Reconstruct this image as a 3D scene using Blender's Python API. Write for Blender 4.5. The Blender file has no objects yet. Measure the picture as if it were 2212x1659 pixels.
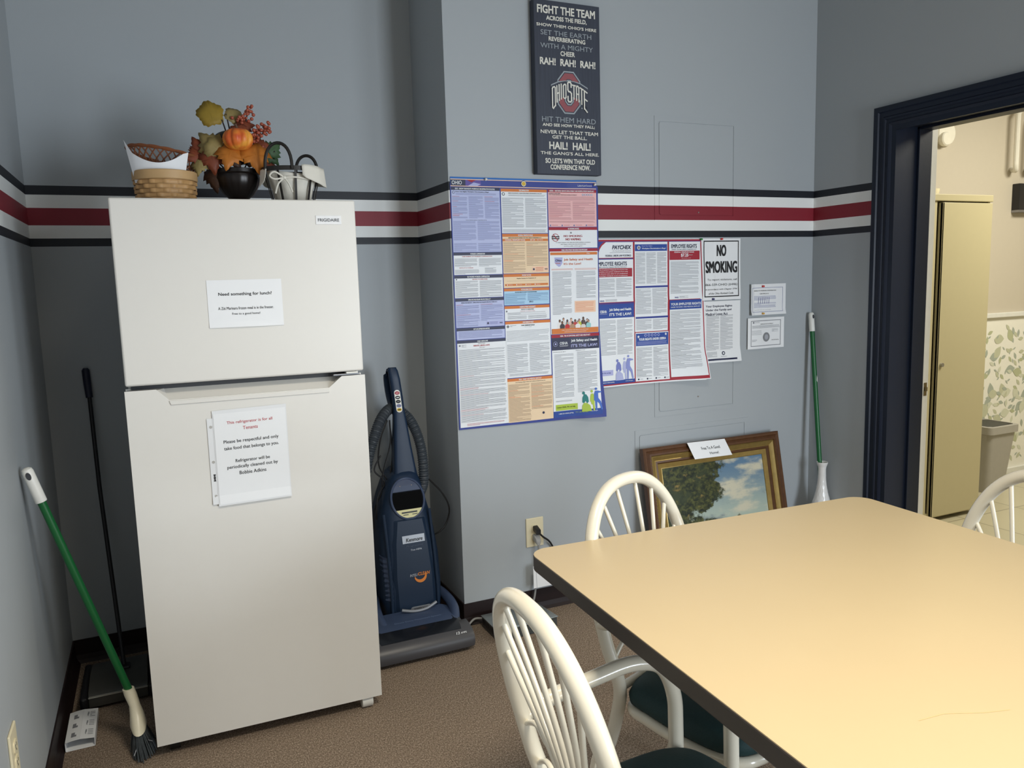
import bpy, math, random
from mathutils import Vector, Matrix
PI = math.pi
sc = bpy.context.scene
COL = sc.collection

# ------------------------------------------------------------------ camera
cam_d = bpy.data.cameras.new('camera'); cam = bpy.data.objects.new('camera', cam_d); COL.objects.link(cam)
cam_d.sensor_width = 36; cam_d.lens = 1700.89 / 2212 * 36; cam_d.clip_start = .05
r_ = Vector((.90841009, -.41709241, -.02872333)); u_ = Vector((.08004705, .10608438, .99112995)); f_ = Vector((.41034568, .90265166, -.12975514))
cam.matrix_world = Matrix(((r_.x, u_.x, -f_.x, .3726), (r_.y, u_.y, -f_.y, -3.3458), (r_.z, u_.z, -f_.z, 1.4178), (0, 0, 0, 1)))
sc.camera = cam
# ------------------------------------------------------------------ view, world, lights
sc.view_settings.view_transform = 'Standard'; sc.view_settings.look = 'None'
sc.view_settings.gamma = 1; sc.view_settings.use_curve_mapping = False
sc.view_settings.exposure = 0.04
w = bpy.data.worlds.new('world'); sc.world = w; w.use_nodes = True
w.node_tree.nodes['Background'].inputs[0].default_value = (.75, .85, 1, 1)
w.node_tree.nodes['Background'].inputs[1].default_value = .3
def area(name, loc, target, sx, sy, power, col, spread=PI):
    d = bpy.data.lights.new(name, 'AREA'); d.shape = 'RECTANGLE'; d.size = sx; d.size_y = sy
    d.energy = power; d.color = col; d.spread = spread
    o = bpy.data.objects.new(name, d); COL.objects.link(o); o.location = loc
    o.rotation_euler = (Vector(target) - Vector(loc)).to_track_quat('-Z', 'Y').to_euler()
    return o
area('window_daylight', (2.75, -5.12, 1.15), (1.9, 0, .75), .85, 1.7, 66, (.84, .92, 1.0), math.radians(150))
area('window_daylight', (3.33, -3.75, 1.15), (0, -2.6, .95), .85, 1.7, 26, (.84, .92, 1.0), math.radians(150))
area('ceiling_lamp_light', (1.15, -3.0, 3.0), (1.15, -3.0, 0), .6, .6, 42, (1.0, .91, .76), math.radians(128))
area('hall_lamp_light', (5.1, -1.5, 2.7), (5.0, -1.2, 0), 1.2, .6, 62, (1.0, .95, .80))

# ------------------------------------------------------------------ materials
def lin(c):
    return tuple((v / 255 / 12.92) if v / 255 <= .04045 else ((v / 255 + .055) / 1.055) ** 2.4 for v in c)
MATS = {}
def mat(name, rgb, rough=.5, metal=0, var=.06, vscale=30, bump=0, bscale=200, coat=0, linear=False, spec=.5, trans=0, stretch=None):
    if name in MATS: return MATS[name]
    m = bpy.data.materials.new(name); m.use_nodes = True; nt = m.node_tree; N = nt.nodes; L = nt.links
    b = N['Principled BSDF']; c = rgb if linear else lin(rgb)
    tc = N.new('ShaderNodeTexCoord'); src = tc.outputs['Object']
    if stretch:
        mp = N.new('ShaderNodeMapping'); mp.inputs['Scale'].default_value = stretch; L.new(src, mp.inputs[0]); src = mp.outputs[0]
    n = N.new('ShaderNodeTexNoise'); n.inputs['Scale'].default_value = vscale; n.inputs['Detail'].default_value = 4
    L.new(src, n.inputs['Vector'])
    mx = N.new('ShaderNodeMix'); mx.data_type = 'RGBA'
    mx.inputs[6].default_value = (*[v * (1 - var) for v in c], 1); mx.inputs[7].default_value = (*[min(1, v * (1 + var)) for v in c], 1)
    L.new(n.outputs['Fac'], mx.inputs[0]); L.new(mx.outputs[2], b.inputs['Base Color'])
    b.inputs['Roughness'].default_value = rough; b.inputs['Metallic'].default_value = metal
    b.inputs['Coat Weight'].default_value = coat; b.inputs['Coat Roughness'].default_value = .08
    b.inputs['Specular IOR Level'].default_value = spec
    if trans: b.inputs['Transmission Weight'].default_value = trans
    if bump:
        n2 = N.new('ShaderNodeTexNoise'); n2.inputs['Scale'].default_value = bscale; n2.inputs['Detail'].default_value = 3
        L.new(src, n2.inputs['Vector'])
        bp = N.new('ShaderNodeBump'); bp.inputs['Strength'].default_value = bump; bp.inputs['Distance'].default_value = .002
        L.new(n2.outputs['Fac'], bp.inputs['Height']); L.new(bp.outputs[0], b.inputs['Normal'])
    MATS[name] = m; return m
def ramp_mat(name, stops, build, rough=.6, bump=0):
    """procedural material whose colour is a ramp over a scalar made by build(nodes, links)"""
    m = bpy.data.materials.new(name); m.use_nodes = True; nt = m.node_tree; N = nt.nodes; L = nt.links
    b = N['Principled BSDF']; b.inputs['Roughness'].default_value = rough
    out = build(N, L); cr = N.new('ShaderNodeValToRGB'); L.new(out, cr.inputs[0])
    el = cr.color_ramp.elements
    el[0].position = stops[0][0]; el[0].color = (*lin(stops[0][1]), 1); el[1].position = stops[1][0]; el[1].color = (*lin(stops[1][1]), 1)
    for p, c in stops[2:]:
        e = el.new(p); e.color = (*lin(c), 1)
    L.new(cr.outputs[0], b.inputs['Base Color']); MATS[name] = m
    return m, cr, N, L, b
WALLC = (168, 174, 178)
def wall_mat():
    def build(N, L):
        g = N.new('ShaderNodeNewGeometry'); s = N.new('ShaderNodeSeparateXYZ'); L.new(g.outputs['Position'], s.inputs[0])
        mr = N.new('ShaderNodeMapRange'); mr.inputs['From Min'].default_value = 1.55; mr.inputs['From Max'].default_value = 1.85
        L.new(s.outputs['Z'], mr.inputs['Value']); return mr.outputs[0]
    p = lambda z: (z - 1.55) / .3
    st = [(0, WALLC), (p(1.589), (19, 24, 34)), (p(1.6188), (236, 238, 236)), (p(1.6659), (134, 28, 44)), (p(1.7273), (236, 238, 236)), (p(1.7748), (19, 24, 34)), (p(1.807), WALLC)]
    m, cr, N, L, b = ramp_mat('striped_wall_paint', st, build, .55)
    cr.color_ramp.interpolation = 'CONSTANT'
    n = N.new('ShaderNodeTexNoise'); n.inputs['Scale'].default_value = 260; g = N.new('ShaderNodeNewGeometry'); L.new(g.outputs['Position'], n.inputs['Vector'])
    bp = N.new('ShaderNodeBump'); bp.inputs['Strength'].default_value = .12; bp.inputs['Distance'].default_value = .001
    L.new(n.outputs['Fac'], bp.inputs['Height']); L.new(bp.outputs[0], b.inputs['Normal'])
    return m
M_WALL = wall_mat()
def carpet_mat():
    def build(N, L):
        g = N.new('ShaderNodeNewGeometry'); mp = N.new('ShaderNodeMapping'); mp.inputs['Scale'].default_value = (1, .55, 1); L.new(g.outputs['Position'], mp.inputs[0])
        n = N.new('ShaderNodeTexNoise'); n.inputs['Scale'].default_value = 250; n.inputs['Detail'].default_value = 5; n.inputs['Roughness'].default_value = .7
        L.new(mp.outputs[0], n.inputs['Vector']); return n.outputs['Fac']
    m, cr, N, L, b = ramp_mat('brown_loop_carpet', [(.30, (84, 72, 61)), (.70, (190, 173, 156)), (.5, (134, 118, 102))], build, .95)
    g = N.new('ShaderNodeNewGeometry'); v = N.new('ShaderNodeTexVoronoi'); v.inputs['Scale'].default_value = 300; L.new(g.outputs['Position'], v.inputs['Vector'])
    bp = N.new('ShaderNodeBump'); bp.inputs['Strength'].default_value = .7; bp.inputs['Distance'].default_value = .003
    L.new(v.outputs['Distance'], bp.inputs['Height']); L.new(bp.outputs[0], b.inputs['Normal']); b.inputs['Specular IOR Level'].default_value = .1
    return m
M_CARPET = carpet_mat()
M_BASE = mat('black_brown_vinyl_base', (36, 26, 26), .5, spec=.25)
M_NAVY = mat('navy_gloss_paint', (24, 32, 48), .42, spec=.3, bump=.1, bscale=60)
M_WHITEP = mat('white_paper', (236, 238, 240), .6, var=.01)
M_FRIDGE = mat('white_enamel', (226, 224, 218), .38, var=.01, bump=.03, bscale=500)
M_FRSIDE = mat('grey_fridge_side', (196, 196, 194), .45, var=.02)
M_GASKET = mat('dark_gasket', (58, 60, 64), .6)
M_BLACK = mat('black_plastic', (20, 20, 22), .4)
M_INK = mat('black_ink', (24, 24, 28), .7, var=.02)
M_GREYINK = mat('grey_ink', (128, 130, 136), .7, var=.02)
M_LINK = mat('light_grey_ink', (168, 171, 178), .7, var=.02)
M_CHAIR = mat('ivory_powder_coat', (226, 220, 202), .22, var=.015, coat=.5)
M_SEAT = mat('dark_teal_upholstery', (18, 52, 54), .7, var=.15, vscale=120, bump=.3, bscale=400)
M_TABLE = mat('cream_laminate', (198, 178, 140), .30, var=.02, vscale=6, bump=.05, bscale=90)
M_EDGE = mat('dark_vinyl_edge', (40, 33, 30), .5)
M_GREEN = mat('green_enamel_stick', (14, 92, 44), .35)
M_IVPL = mat('ivory_plastic', (222, 212, 180), .4)
M_WPL = mat('white_plastic', (228, 228, 222), .4)

# ------------------------------------------------------------------ mesh helpers
class MB:
    def __init__(s): s.v = []; s.f = []; s.m = []; s.mats = []
    def mi(s, m):
        if m is None: m = M_WPL
        if m not in s.mats: s.mats.append(m)
        return s.mats.index(m)
    def add(s, vs, fs, m=None):
        o = len(s.v); s.v += [tuple(p) for p in vs]; k = s.mi(m)
        for f in fs: s.f.append([i + o for i in f]); s.m.append(k)
        return s
    def box(s, a, b, m=None):
        (x0, y0, z0), (x1, y1, z1) = a, b
        x0, x1 = min(x0, x1), max(x0, x1); y0, y1 = min(y0, y1), max(y0, y1); z0, z1 = min(z0, z1), max(z0, z1)
        return s.add([(x0, y0, z0), (x1, y0, z0), (x1, y1, z0), (x0, y1, z0), (x0, y0, z1), (x1, y0, z1), (x1, y1, z1), (x0, y1, z1)],
                     [(0, 3, 2, 1), (4, 5, 6, 7), (0, 1, 5, 4), (1, 2, 6, 5), (2, 3, 7, 6), (3, 0, 4, 7)], m)
    def rings(s, R, m=None, closed=False, cap=True):
        """loft over equal-length point rings"""
        n = len(R[0]); vs = [p for r in R for p in r]; fs = []
        K = len(R)
        for i in range(K if closed else K - 1):
            j = (i + 1) % K
            for k in range(n):
                l = (k + 1) % n; fs.append((i * n + k, i * n + l, j * n + l, j * n + k))
        if cap and not closed:
            fs.append(tuple(range(n))[::-1]); fs.append(tuple((K - 1) * n + k for k in range(n)))
        return s.add(vs, fs, m)
    def tube(s, pts, r, m=None, n=12, closed=False, squash=None):
        P = [Vector(p) for p in pts]; K = len(P)
        rr = r if isinstance(r, (list, tuple)) else [r] * K
        T = []
        for i in range(K):
            a = P[(i - 1) % K] if (closed or i) else P[i]; b = P[(i + 1) % K] if (closed or i < K - 1) else P[i]
            t = (b - a); T.append(t.normalized() if t.length > 1e-9 else Vector((0, 0, 1)))
        up = Vector((0, 0, 1)) if abs(T[0].z) < .9 else Vector((0, 1, 0))
        nx = T[0].cross(up).normalized(); R = []
        for i in range(K):
            if i: nx = (nx - T[i] * nx.dot(T[i])).normalized()
            ny = T[i].cross(nx)
            R.append([tuple(P[i] + nx * math.cos(2 * PI * k / n) * rr[i] + ny * math.sin(2 * PI * k / n) * rr[i]) for k in range(n)])
        return s.rings(R, m, closed)
    def lathe(s, prof, c=(0, 0, 0), m=None, n=32, fn=None, cap=True):
        R = []
        for (r, z) in prof:
            R.append([(c[0] + (r if fn is None else fn(r, z, 2 * PI * k / n)) * math.cos(2 * PI * k / n), c[1] + (r if fn is None else fn(r, z, 2 * PI * k / n)) * math.sin(2 * PI * k / n), c[2] + z) for k in range(n)])
        return s.rings(R, m, cap=cap)
    def prism(s, poly, a, b, axis='z', m=None):
        n = len(poly)
        mk = {'z': lambda p, h: (p[0], p[1], h), 'y': lambda p, h: (p[0], h, p[1]), 'x': lambda p, h: (h, p[0], p[1])}[axis]
        return s.rings([[mk(p, a) for p in poly], [mk(p, b) for p in poly]], m)
    def ball(s, c, r, m=None, n=10, k=6, sz=1):
        R = []
        for i in range(1, k):
            t = PI * i / k; R.append([(c[0] + r * math.sin(t) * math.cos(2 * PI * j / n), c[1] + r * math.sin(t) * math.sin(2 * PI * j / n), c[2] + sz * r * math.cos(t)) for j in range(n)])
        return s.rings(R[::-1], m)
    def xform(s, M, start=0):
        for i in range(start, len(s.v)): s.v[i] = tuple(M @ Vector(s.v[i]))
        return s
    def build(s, name, parent=None, smooth=35, bevel=0, world=False, loc=None, seg=2):
        me = bpy.data.meshes.new(name); vs = s.v
        if world and parent is not None:
            root = parent
            while root.parent: root = root.parent
            I = (Matrix.Translation(root.location) @ root.rotation_euler.to_matrix().to_4x4()).inverted()
            vs = [tuple(I @ Vector(p)) for p in vs]
        if loc is not None: vs = [(p[0] - loc[0], p[1] - loc[1], p[2] - loc[2]) for p in vs]
        me.from_pydata(vs, [], s.f)
        for m in s.mats: me.materials.append(m)
        me.polygons.foreach_set('material_index', s.m)
        if smooth:
            me.polygons.foreach_set('use_smooth', [True] * len(me.polygons))
            try: me.set_sharp_from_angle(angle=math.radians(smooth))
            except Exception: pass
        me.update(); o = bpy.data.objects.new(name, me); COL.objects.link(o)
        if loc is not None: o.location = loc
        if parent is not None: o.parent = parent
        if bevel:
            bv = o.modifiers.new('bevel', 'BEVEL'); bv.width = bevel; bv.segments = seg; bv.limit_method = 'ANGLE'; bv.angle_limit = math.radians(40); bv.harden_normals = False
        return o
def tag(o, label=None, cat=None, group=None, kind=None):
    if label: o['label'] = label
    if cat: o['category'] = cat
    if group: o['group'] = group
    if kind: o['kind'] = kind
    return o
def thing(name, label, cat, loc=(0, 0, 0), rz=0, group=None):
    o = bpy.data.objects.new(name, None); COL.objects.link(o); o.empty_display_size = .05
    o.location = loc; o.rotation_euler = (0, 0, rz)
    return tag(o, label, cat, group)
def bez(P, n=12):
    out = []
    for i in range(n + 1):
        t = i / n; Q = [Vector(p) for p in P]
        while len(Q) > 1: Q = [Q[k].lerp(Q[k + 1], t) for k in range(len(Q) - 1)]
        out.append(tuple(Q[0]))
    return out
def spline(P, n=8, closed=False):
    P = [Vector(p) for p in P]; K = len(P); out = []
    for i in range(K if closed else K - 1):
        g = lambda j: P[j % K] if closed else P[max(0, min(K - 1, j))]
        a, b, c, d = g(i - 1), g(i), g(i + 1), g(i + 2)
        for k in range(n):
            t = k / n
            out.append(tuple(.5 * ((2 * b) + (c - a) * t + (2 * a - 5 * b + 4 * c - d) * t * t + (3 * b - a - 3 * c + d) * t ** 3)))
    if not closed: out.append(tuple(P[-1]))
    return out
def rrect(x0, y0, x1, y1, r, n=6):
    out = []
    for cx, cy, a0 in ((x1 - r, y0 + r, -PI / 2), (x1 - r, y1 - r, 0), (x0 + r, y1 - r, PI / 2), (x0 + r, y0 + r, PI)):
        for k in range(n + 1):
            a = a0 + PI / 2 * k / n; out.append((cx + r * math.cos(a), cy + r * math.sin(a)))
    return out
_TC = {}
def glyphs(s, bold=0, shear=0):
    k = (s, bold, shear)
    if k in _TC: return _TC[k]
    cu = bpy.data.curves.new('lettering', 'FONT'); cu.body = s; cu.resolution_u = 3; cu.offset = bold; cu.shear = shear
    ob = bpy.data.objects.new('lettering', cu); COL.objects.link(ob)
    dg = bpy.context.evaluated_depsgraph_get(); me = bpy.data.meshes.new_from_object(ob.evaluated_get(dg))
    vs = [(v.co.x, v.co.y) for v in me.vertices]; fs = [tuple(p.vertices) for p in me.polygons]
    bpy.data.objects.remove(ob); bpy.data.curves.remove(cu); bpy.data.meshes.remove(me)
    x0 = min(v[0] for v in vs); x1 = max(v[0] for v in vs); y0 = min(v[1] for v in vs); y1 = max(v[1] for v in vs)
    vs = [((v[0] - x0) / (x1 - x0), (v[1] - y0) / (y1 - y0)) for v in vs]
    _TC[k] = (vs, fs, (x1 - x0) / (y1 - y0)); return _TC[k]
class Sheet:
    """flat printed thing: coordinates (u right, v up); fn(u, v, lift) gives the point"""
    def __init__(s, fn, step=.02, lift=.00035): s.fn = fn; s.mb = MB(); s.step = step; s.lift = lift; s.rnd = random.Random(5)
    def rect(s, u0, v1, u1, v0, m, layer=0, step=None):
        if v1 < v0: v0, v1 = v1, v0
        st = step or s.step; nu = max(1, math.ceil((u1 - u0) / st)); nv = max(1, math.ceil((v1 - v0) / st)); vs = []; fs = []
        for j in range(nv + 1):
            for i in range(nu + 1): vs.append(s.fn(u0 + (u1 - u0) * i / nu, v0 + (v1 - v0) * j / nv, layer * s.lift))
        for j in range(nv):
            for i in range(nu): a = j * (nu + 1) + i; fs.append((a, a + 1, a + nu + 2, a + nu + 1))
        s.mb.add(vs, fs, m)
    def poly(s, pts, m, layer=1): s.mb.add([s.fn(p[0], p[1], layer * s.lift) for p in pts], [tuple(range(len(pts)))], m)
    def frame(s, u0, v1, u1, v0, t, m, layer=1):
        s.rect(u0, v1, u1, v1 - t, m, layer); s.rect(u0, v0 + t, u1, v0, m, layer); s.rect(u0, v1, u0 + t, v0, m, layer); s.rect(u1 - t, v1, u1, v0, m, layer)
    def text(s, t, u0, v1, u1, v0, m, layer=3, bold=0, shear=0):
        vs, fs, _ = glyphs(t, 0, shear); H = v1 - v0; d = min(bold, .03) * H * 1.1
        offs = [(0, 0)] if not bold else (((-d, 0), (d, 0)) if H < .009 else ((-d, -d), (d, -d), (-d, d), (d, d), (0, 0)))
        for q, (du, dv) in enumerate(offs):
            s.mb.add([s.fn(u0 + d + du + (u1 - u0 - 2 * d) * a, v0 + d + dv + (v1 - v0 - 2 * d) * b, (layer + q * .16) * s.lift) for a, b in vs], fs, m)
    def line(s, t, u0, v, h, m, layer=3, bold=0, shear=0, anchor='l', maxw=None, cond=1):
        vs, fs, asp = glyphs(t, bold, shear); wd = asp * h * cond
        if maxw and wd > maxw: wd = maxw
        u = u0 if anchor == 'l' else (u0 - wd / 2 if anchor == 'c' else u0 - wd)
        s.text(t, u, v + h, u + wd, v, m, layer, bold, shear)
    def disc(s, u, v, r, m, layer=3, n=16, ry=None): s.poly([(u + r * math.cos(2 * PI * k / n), v + (ry or r) * math.sin(2 * PI * k / n)) for k in range(n)], m, layer)
    def para(s, u0, v1, u1, v0, m=None, pitch=.0036, h=.0011, cols=1, gap=.006, layer=3, headm=None):
        m = m or M_GREYINK; R = s.rnd; wd = (u1 - u0 - gap * (cols - 1)) / cols
        for c in range(cols):
            a = u0 + c * (wd + gap); v = v1; k = R.randint(2, 6)
            while v - h > v0:
                k -= 1; e = 1.0 if k > 0 else R.uniform(.25, .8); mm = m
                if k <= 0: k = R.randint(2, 7)
                if headm and k >= 5 and R.random() < .3: mm = headm; e = R.uniform(.3, .7)
                s.rect(a, v, a + wd * e * R.uniform(.96, 1), v - h, mm, layer, step=min(s.step, .015)); v -= pitch
    def build(s, name, parent=None, world=True, loc=None): return s.mb.build(name, parent, smooth=0, world=world, loc=loc)

# ================================================================== THE SETTING
XR = 3.3548; XP = 1.4654; YP = -.4001; HC = 3.05; YF = -5.2; YJ = -.865; YJ2 = -1.775; ZD = 2.032; XT = 3.56
def struct(name, mb, smooth=0, bevel=0): return tag(mb.build(name, smooth=smooth, bevel=bevel), kind='structure')
M_CEIL = mat('ceiling_tile', (176, 174, 168), .85)
M_HWALL = mat('hall_wall_paint', (202, 193, 176), .6, var=.02)
M_TILE = mat('hall_tile_base', (190, 182, 158), .35)
struct('floor', MB().box((-.1, YF, -.05), (XT - .06, .1, 0), M_CARPET))
struct('ceiling', MB().box((-.1, YF, HC), (7.1, .3, HC + .1), M_CEIL))
struct('wall_left', MB().box((-.1, YF, 0), (0, .1, HC), M_WALL))
struct('wall_back', MB().box((0, 0, 0), (XP, .1, HC), M_WALL))
struct('wall_chase', MB().box((XP, YP, 0), (XR, .1, HC), M_WALL))
wr = MB().box((XR, YJ + .02, 0), (XT, .1, HC), M_WALL).box((XR, -3.3, 0), (XT, YJ2 - .02, HC), M_WALL).box((XR, YF, 0), (XT, -4.2, HC), M_WALL).box((XR, -4.2, 0), (XT, -3.3, .28), M_WALL).box((XR, -4.2, 2.02), (XT, -3.3, HC), M_WALL).box((XR + .2, -4.2, .28), (XR + .21, -3.3, 2.02), M_WPL).box((XR, YJ2 - .02, ZD + .02), (XT, YJ + .02, HC), M_WALL)
struct('wall_right', wr)
wf = MB().box((-.1, YF - .1, 0), (.55, YF, HC), M_WALL).box((.55, YF - .1, 0), (2.3, YF, HC), M_WALL).box((3.2, YF - .1, 0), (XT, YF, HC), M_WALL)
for a, b in ((2.3, 3.2),): wf.box((a, YF - .1, 0), (b, YF, .28), M_WALL).box((a, YF - .1, 2.02), (b, YF, HC), M_WALL)
struct('wall_front', wf)
def window(x0, x1):
    win = MB()
    for a, b in (((x0, .34), (x0 + .05, 1.96)), ((x1 - .05, .34), (x1, 1.96)), ((x0, .28), (x1, .34)), ((x0, 1.96), (x1, 2.02))): win.box((a[0], YF - .08, a[1]), (b[0], YF - .02, b[1]), M_WPL)
    return win
win = window(2.3, 3.2)
struct('window_1', win)
# baseboards (cove vinyl)
def baseb(name, a, b, inward):
    mb = MB(); a = Vector((*a, 0)); b = Vector((*b, 0)); n = Vector((*inward, 0))
    prof = [(0, 0), (.022, 0), (.012, .012), (.006, .03), (.005, .089), (0, .0895)]
    mb.rings([[tuple(p + n * q[0] + Vector((0, 0, q[1]))) for q in prof] for p in (a, b)], M_BASE); return struct(name, mb)
baseb('baseboard_left', (0, YF), (0, 0), (1, 0)); baseb('baseboard_back', (0, 0), (XP, 0), (0, -1))
baseb('baseboard_return', (XP, YP - .005), (XP, 0), (-1, 0)); baseb('baseboard_chase', (XP - .005, YP), (XR, YP), (0, -1))
baseb('baseboard_right', (XR, YJ + .108), (XR, YP), (-1, 0))
# door casing and jamb
door = thing('door_1', None, None, (XR, YJ, 0)); tag(door, kind='structure')
CW = .108
prof = [(0, 0), (0, .019), (.006, .021), (.022, .020), (.026, .013), (.044, .012), (.048, .016), (.056, .015), (.060, .010), (.070, .010), (.075, .014), (.082, .010), (.086, .006), (.108, .006), (.108, 0)]  # from outside in, height off wall
mb = MB(); R = []
def cas(y, z, h): return (XR - h, y, z)
for k in range(4):
    ring = []
    for o_, h in prof:
        y_out = YJ + CW; z_out = ZD + .090; y2 = YJ2 - CW
        if k == 0: p = cas(y_out - o_, 0, h)
        elif k == 1: p = cas(y_out - o_, z_out - o_, h)
        elif k == 2: p = cas(y2 + o_, z_out - o_, h)
        else: p = cas(y2 + o_, 0, h)
        ring.append(p)
    R.append(ring)
mb.rings(R, M_NAVY); mb.build('casing', door, smooth=30, world=True)
mb = MB().box((XR, YJ, 0), (XT, YJ + .02, ZD), M_NAVY).box((XR, YJ2 - .02, 0), (XT, YJ2, ZD), M_NAVY).box((XR, YJ2 - .02, ZD), (XT, YJ + .02, ZD + .02), M_NAVY)
mb.build('jamb', door, smooth=0, world=True)
mb = MB().box((XR + .125, YJ - .012, 0), (XT, YJ, ZD), M_NAVY).box((XR + .125, YJ2, ZD - .012), (XT, YJ, ZD), M_NAVY).box((XR + .125, YJ2, 0), (XT, YJ2 + .012, ZD), M_NAVY)
mb.build('stop', door, smooth=0, world=True, bevel=.002)
# ------------------------------------------------ room beyond the door
def tile_mat():
    m = mat('hall_floor_tile', (196, 188, 160), .3, var=.04, vscale=3); N = m.node_tree.nodes; L = m.node_tree.links; b = N['Principled BSDF']
    g = N.new('ShaderNodeNewGeometry'); br = N.new('ShaderNodeTexBrick'); br.offset = 0; br.inputs['Scale'].default_value = 1
    br.inputs['Brick Width'].default_value = .45; br.inputs['Row Height'].default_value = .45; br.inputs['Mortar Size'].default_value = .004
    br.inputs['Color1'].default_value = (*lin((198, 190, 162)), 1); br.inputs['Color2'].default_value = (*lin((190, 182, 154)), 1); br.inputs['Mortar'].default_value = (*lin((150, 142, 120)), 1)
    L.new(g.outputs['Position'], br.inputs['Vector']); L.new(br.outputs['Color'], b.inputs['Base Color']); return m
struct('floor_hall', MB().box((XT - .06, -4, -.05), (7.1, .3, 0), tile_mat()))
struct('wall_hall_back', MB().box((XT, .1, 0), (7.1, .2, HC), M_HWALL))
struct('wall_hall_right', MB().box((7.0, -4, 0), (7.1, .1, HC), M_HWALL))
struct('wall_hall_front', MB().box((XT, -4.1, 0), (7.1, -4, HC), M_HWALL))
struct('trim_rail', MB().box((XT, .075, 1.083), (7.0, .1, 1.114), M_WPL), bevel=.004)
struct('trim_hall_base', MB().box((XT, .08, 0), (7.0, .1, .032), M_WPL))
# wallpaper with printed leaves and lemons
sh = Sheet(lambda u, v, l: (u, .0985 - l, v), step=.3)
M_WPAP = mat('cream_wallpaper', (240, 238, 228), .6, var=.02)
sh.rect(XT, 1.083, 7.0, .032, M_WPAP, 0)
LEAFC = [mat('sage_print', (196, 198, 172), .6), mat('olive_print', (184, 188, 154), .6), mat('grey_green_print', (172, 180, 168), .6), mat('pale_green_print', (212, 214, 194), .6)]
RW = random.Random(11)
def leafp(u, v, L, wd, a, m, layer):
    P = []; n = 7
    for k in range(n + 1): t = k / n; P.append((t * L, wd * math.sin(PI * t) * (1.15 - .4 * t)))
    for k in range(n - 1, 0, -1): t = k / n; P.append((t * L, -wd * math.sin(PI * t) * (1.15 - .4 * t)))
    c, s_ = math.cos(a), math.sin(a); sh.poly([(u + p[0] * c - p[1] * s_, v + p[0] * s_ + p[1] * c) for p in P], m, layer)
for i in range(620):
    u = RW.uniform(4.9, 6.7); v = RW.uniform(.10, 1.0); a = RW.uniform(0, 2 * PI); k = RW.random(); lay = 1 + i * .008
    if k < .22: leafp(u, v, .10, .032, a, LEAFC[i % 4], lay)
    elif k < .7: leafp(u, v, .055, .013, a, LEAFC[(i + 1) % 4], lay)
    else: leafp(u, v, .035, .006, a, LEAFC[2], lay)
tag(sh.build('wall_hall_paper'), kind='structure')
# open white door leaf standing behind the jamb
d2 = thing('door_2', None, None, (XT + .02, YJ, 0)); tag(d2, kind='structure')
MB().box((XT + .003, YJ - .008, .01), (XT + .040, YJ + .76, 2.028), M_WPL).build('slab', d2, smooth=0, world=True, bevel=.002)
MB().box((XT + .012, YJ - .0095, .84), (XT + .030, YJ - .008, .90), mat('brass_plate', (150, 138, 110), .3, 1)).box((XT + .016, YJ - .016, .862), (XT + .027, YJ - .009, .88), mat('brass_plate', (150, 138, 110), .3, 1)).build('latch', d2, smooth=0, world=True)
# tan storage cabinet
M_TAN = mat('tan_steel_paint', (188, 178, 142), .42, var=.02); M_TAND = mat('tan_steel_shade', (150, 138, 104), .5, var=.02)
cb = thing('storage_cabinet', 'tall tan steel storage cabinet standing beyond the navy doorway', 'cabinet', (4.25, -.18, 0))
x0, x1, y0, y1 = 3.86, 4.665, -.395, .045
mb = MB().box((x0, y0, .02), (x0 + .015, y1, 1.775), M_TAN).box((x1 - .015, y0, .02), (x1, y1, 1.775), M_TAN).box((x0, y1 - .015, .02), (x1, y1, 1.775), M_TAN)
mb.box((x0, y0, .02), (x1, y1, .05), M_TAN).box((4.205, y0 - .006, .05), (4.232, y0 + .02, 1.775), M_TAN); mb.build('body', cb, smooth=0, world=True)
MB().box((x0 - .004, y0 - .018, 1.775), (x1 + .004, y1, 1.812), M_TAN).build('top', cb, smooth=0, world=True, bevel=.004)
dl = MB().box((4.262, y0 - .018, .03), (x1, y0 - .002, 1.768), M_TAN).box((4.262, y0 - .018, .03), (4.275, y0 + .01, 1.768), M_TAN).build('door', cb, smooth=0, world=True, bevel=.003)
MB().box((x0, y0 - .018, .03), (4.19, y0 - .002, 1.768), M_TAN).build('door', cb, smooth=0, world=True, bevel=.003)
mb = MB(); mb.tube([(4.296, y0 - .018, .893), (4.296, y0 - .030, .893)], .011, mat('steel_lock', (190, 190, 190), .25, 1), 16); mb.build('lock', dl, world=True)
mb = MB().lathe([(.03, 0), (.045, .02), (.05, .05), (.046, .05), (.04, .02)], (4.43, -.2, 1.812), mat('cream_ceramic', (232, 222, 190), .3)); tag(mb.build('bowl', loc=(4.43, -.2, 1.812)), 'small cream bowl standing on top of the tan cabinet', 'bowl')
# trash can
tb = thing('trash_can', 'grey plastic trash can in the hall behind the tan cabinet', 'trash can', (5.17, -.10, 0))
M_TC = mat('grey_bin_plastic', (168, 164, 156), .5)
def rr_ring(cx, cy, hx, hy, z, r=.03, n=4): return [(cx + p[0], cy + p[1], z) for p in rrect(-hx, -hy, hx, hy, r, n)]
MB().rings([rr_ring(5.17, -.1, .09, .08, 0), rr_ring(5.17, -.1, .128, .115, .405), rr_ring(5.17, -.1, .12, .107, .405), rr_ring(5.17, -.1, .085, .075, .02)], M_TC).build('bin', tb, world=True)
MB().rings([rr_ring(5.17, -.1, .140, .125, .385), rr_ring(5.17, -.1, .140, .125, .43), rr_ring(5.17, -.1, .118, .104, .432), rr_ring(5.17, -.1, .118, .104, .38)], M_TC, closed=True).build('rim', tb, world=True)
MB().rings([rr_ring(5.17, -.1, .117, .103, .40), rr_ring(5.17, -.1, .10, .09, .43)], M_BLACK).build('bag', tb, world=True)
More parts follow.
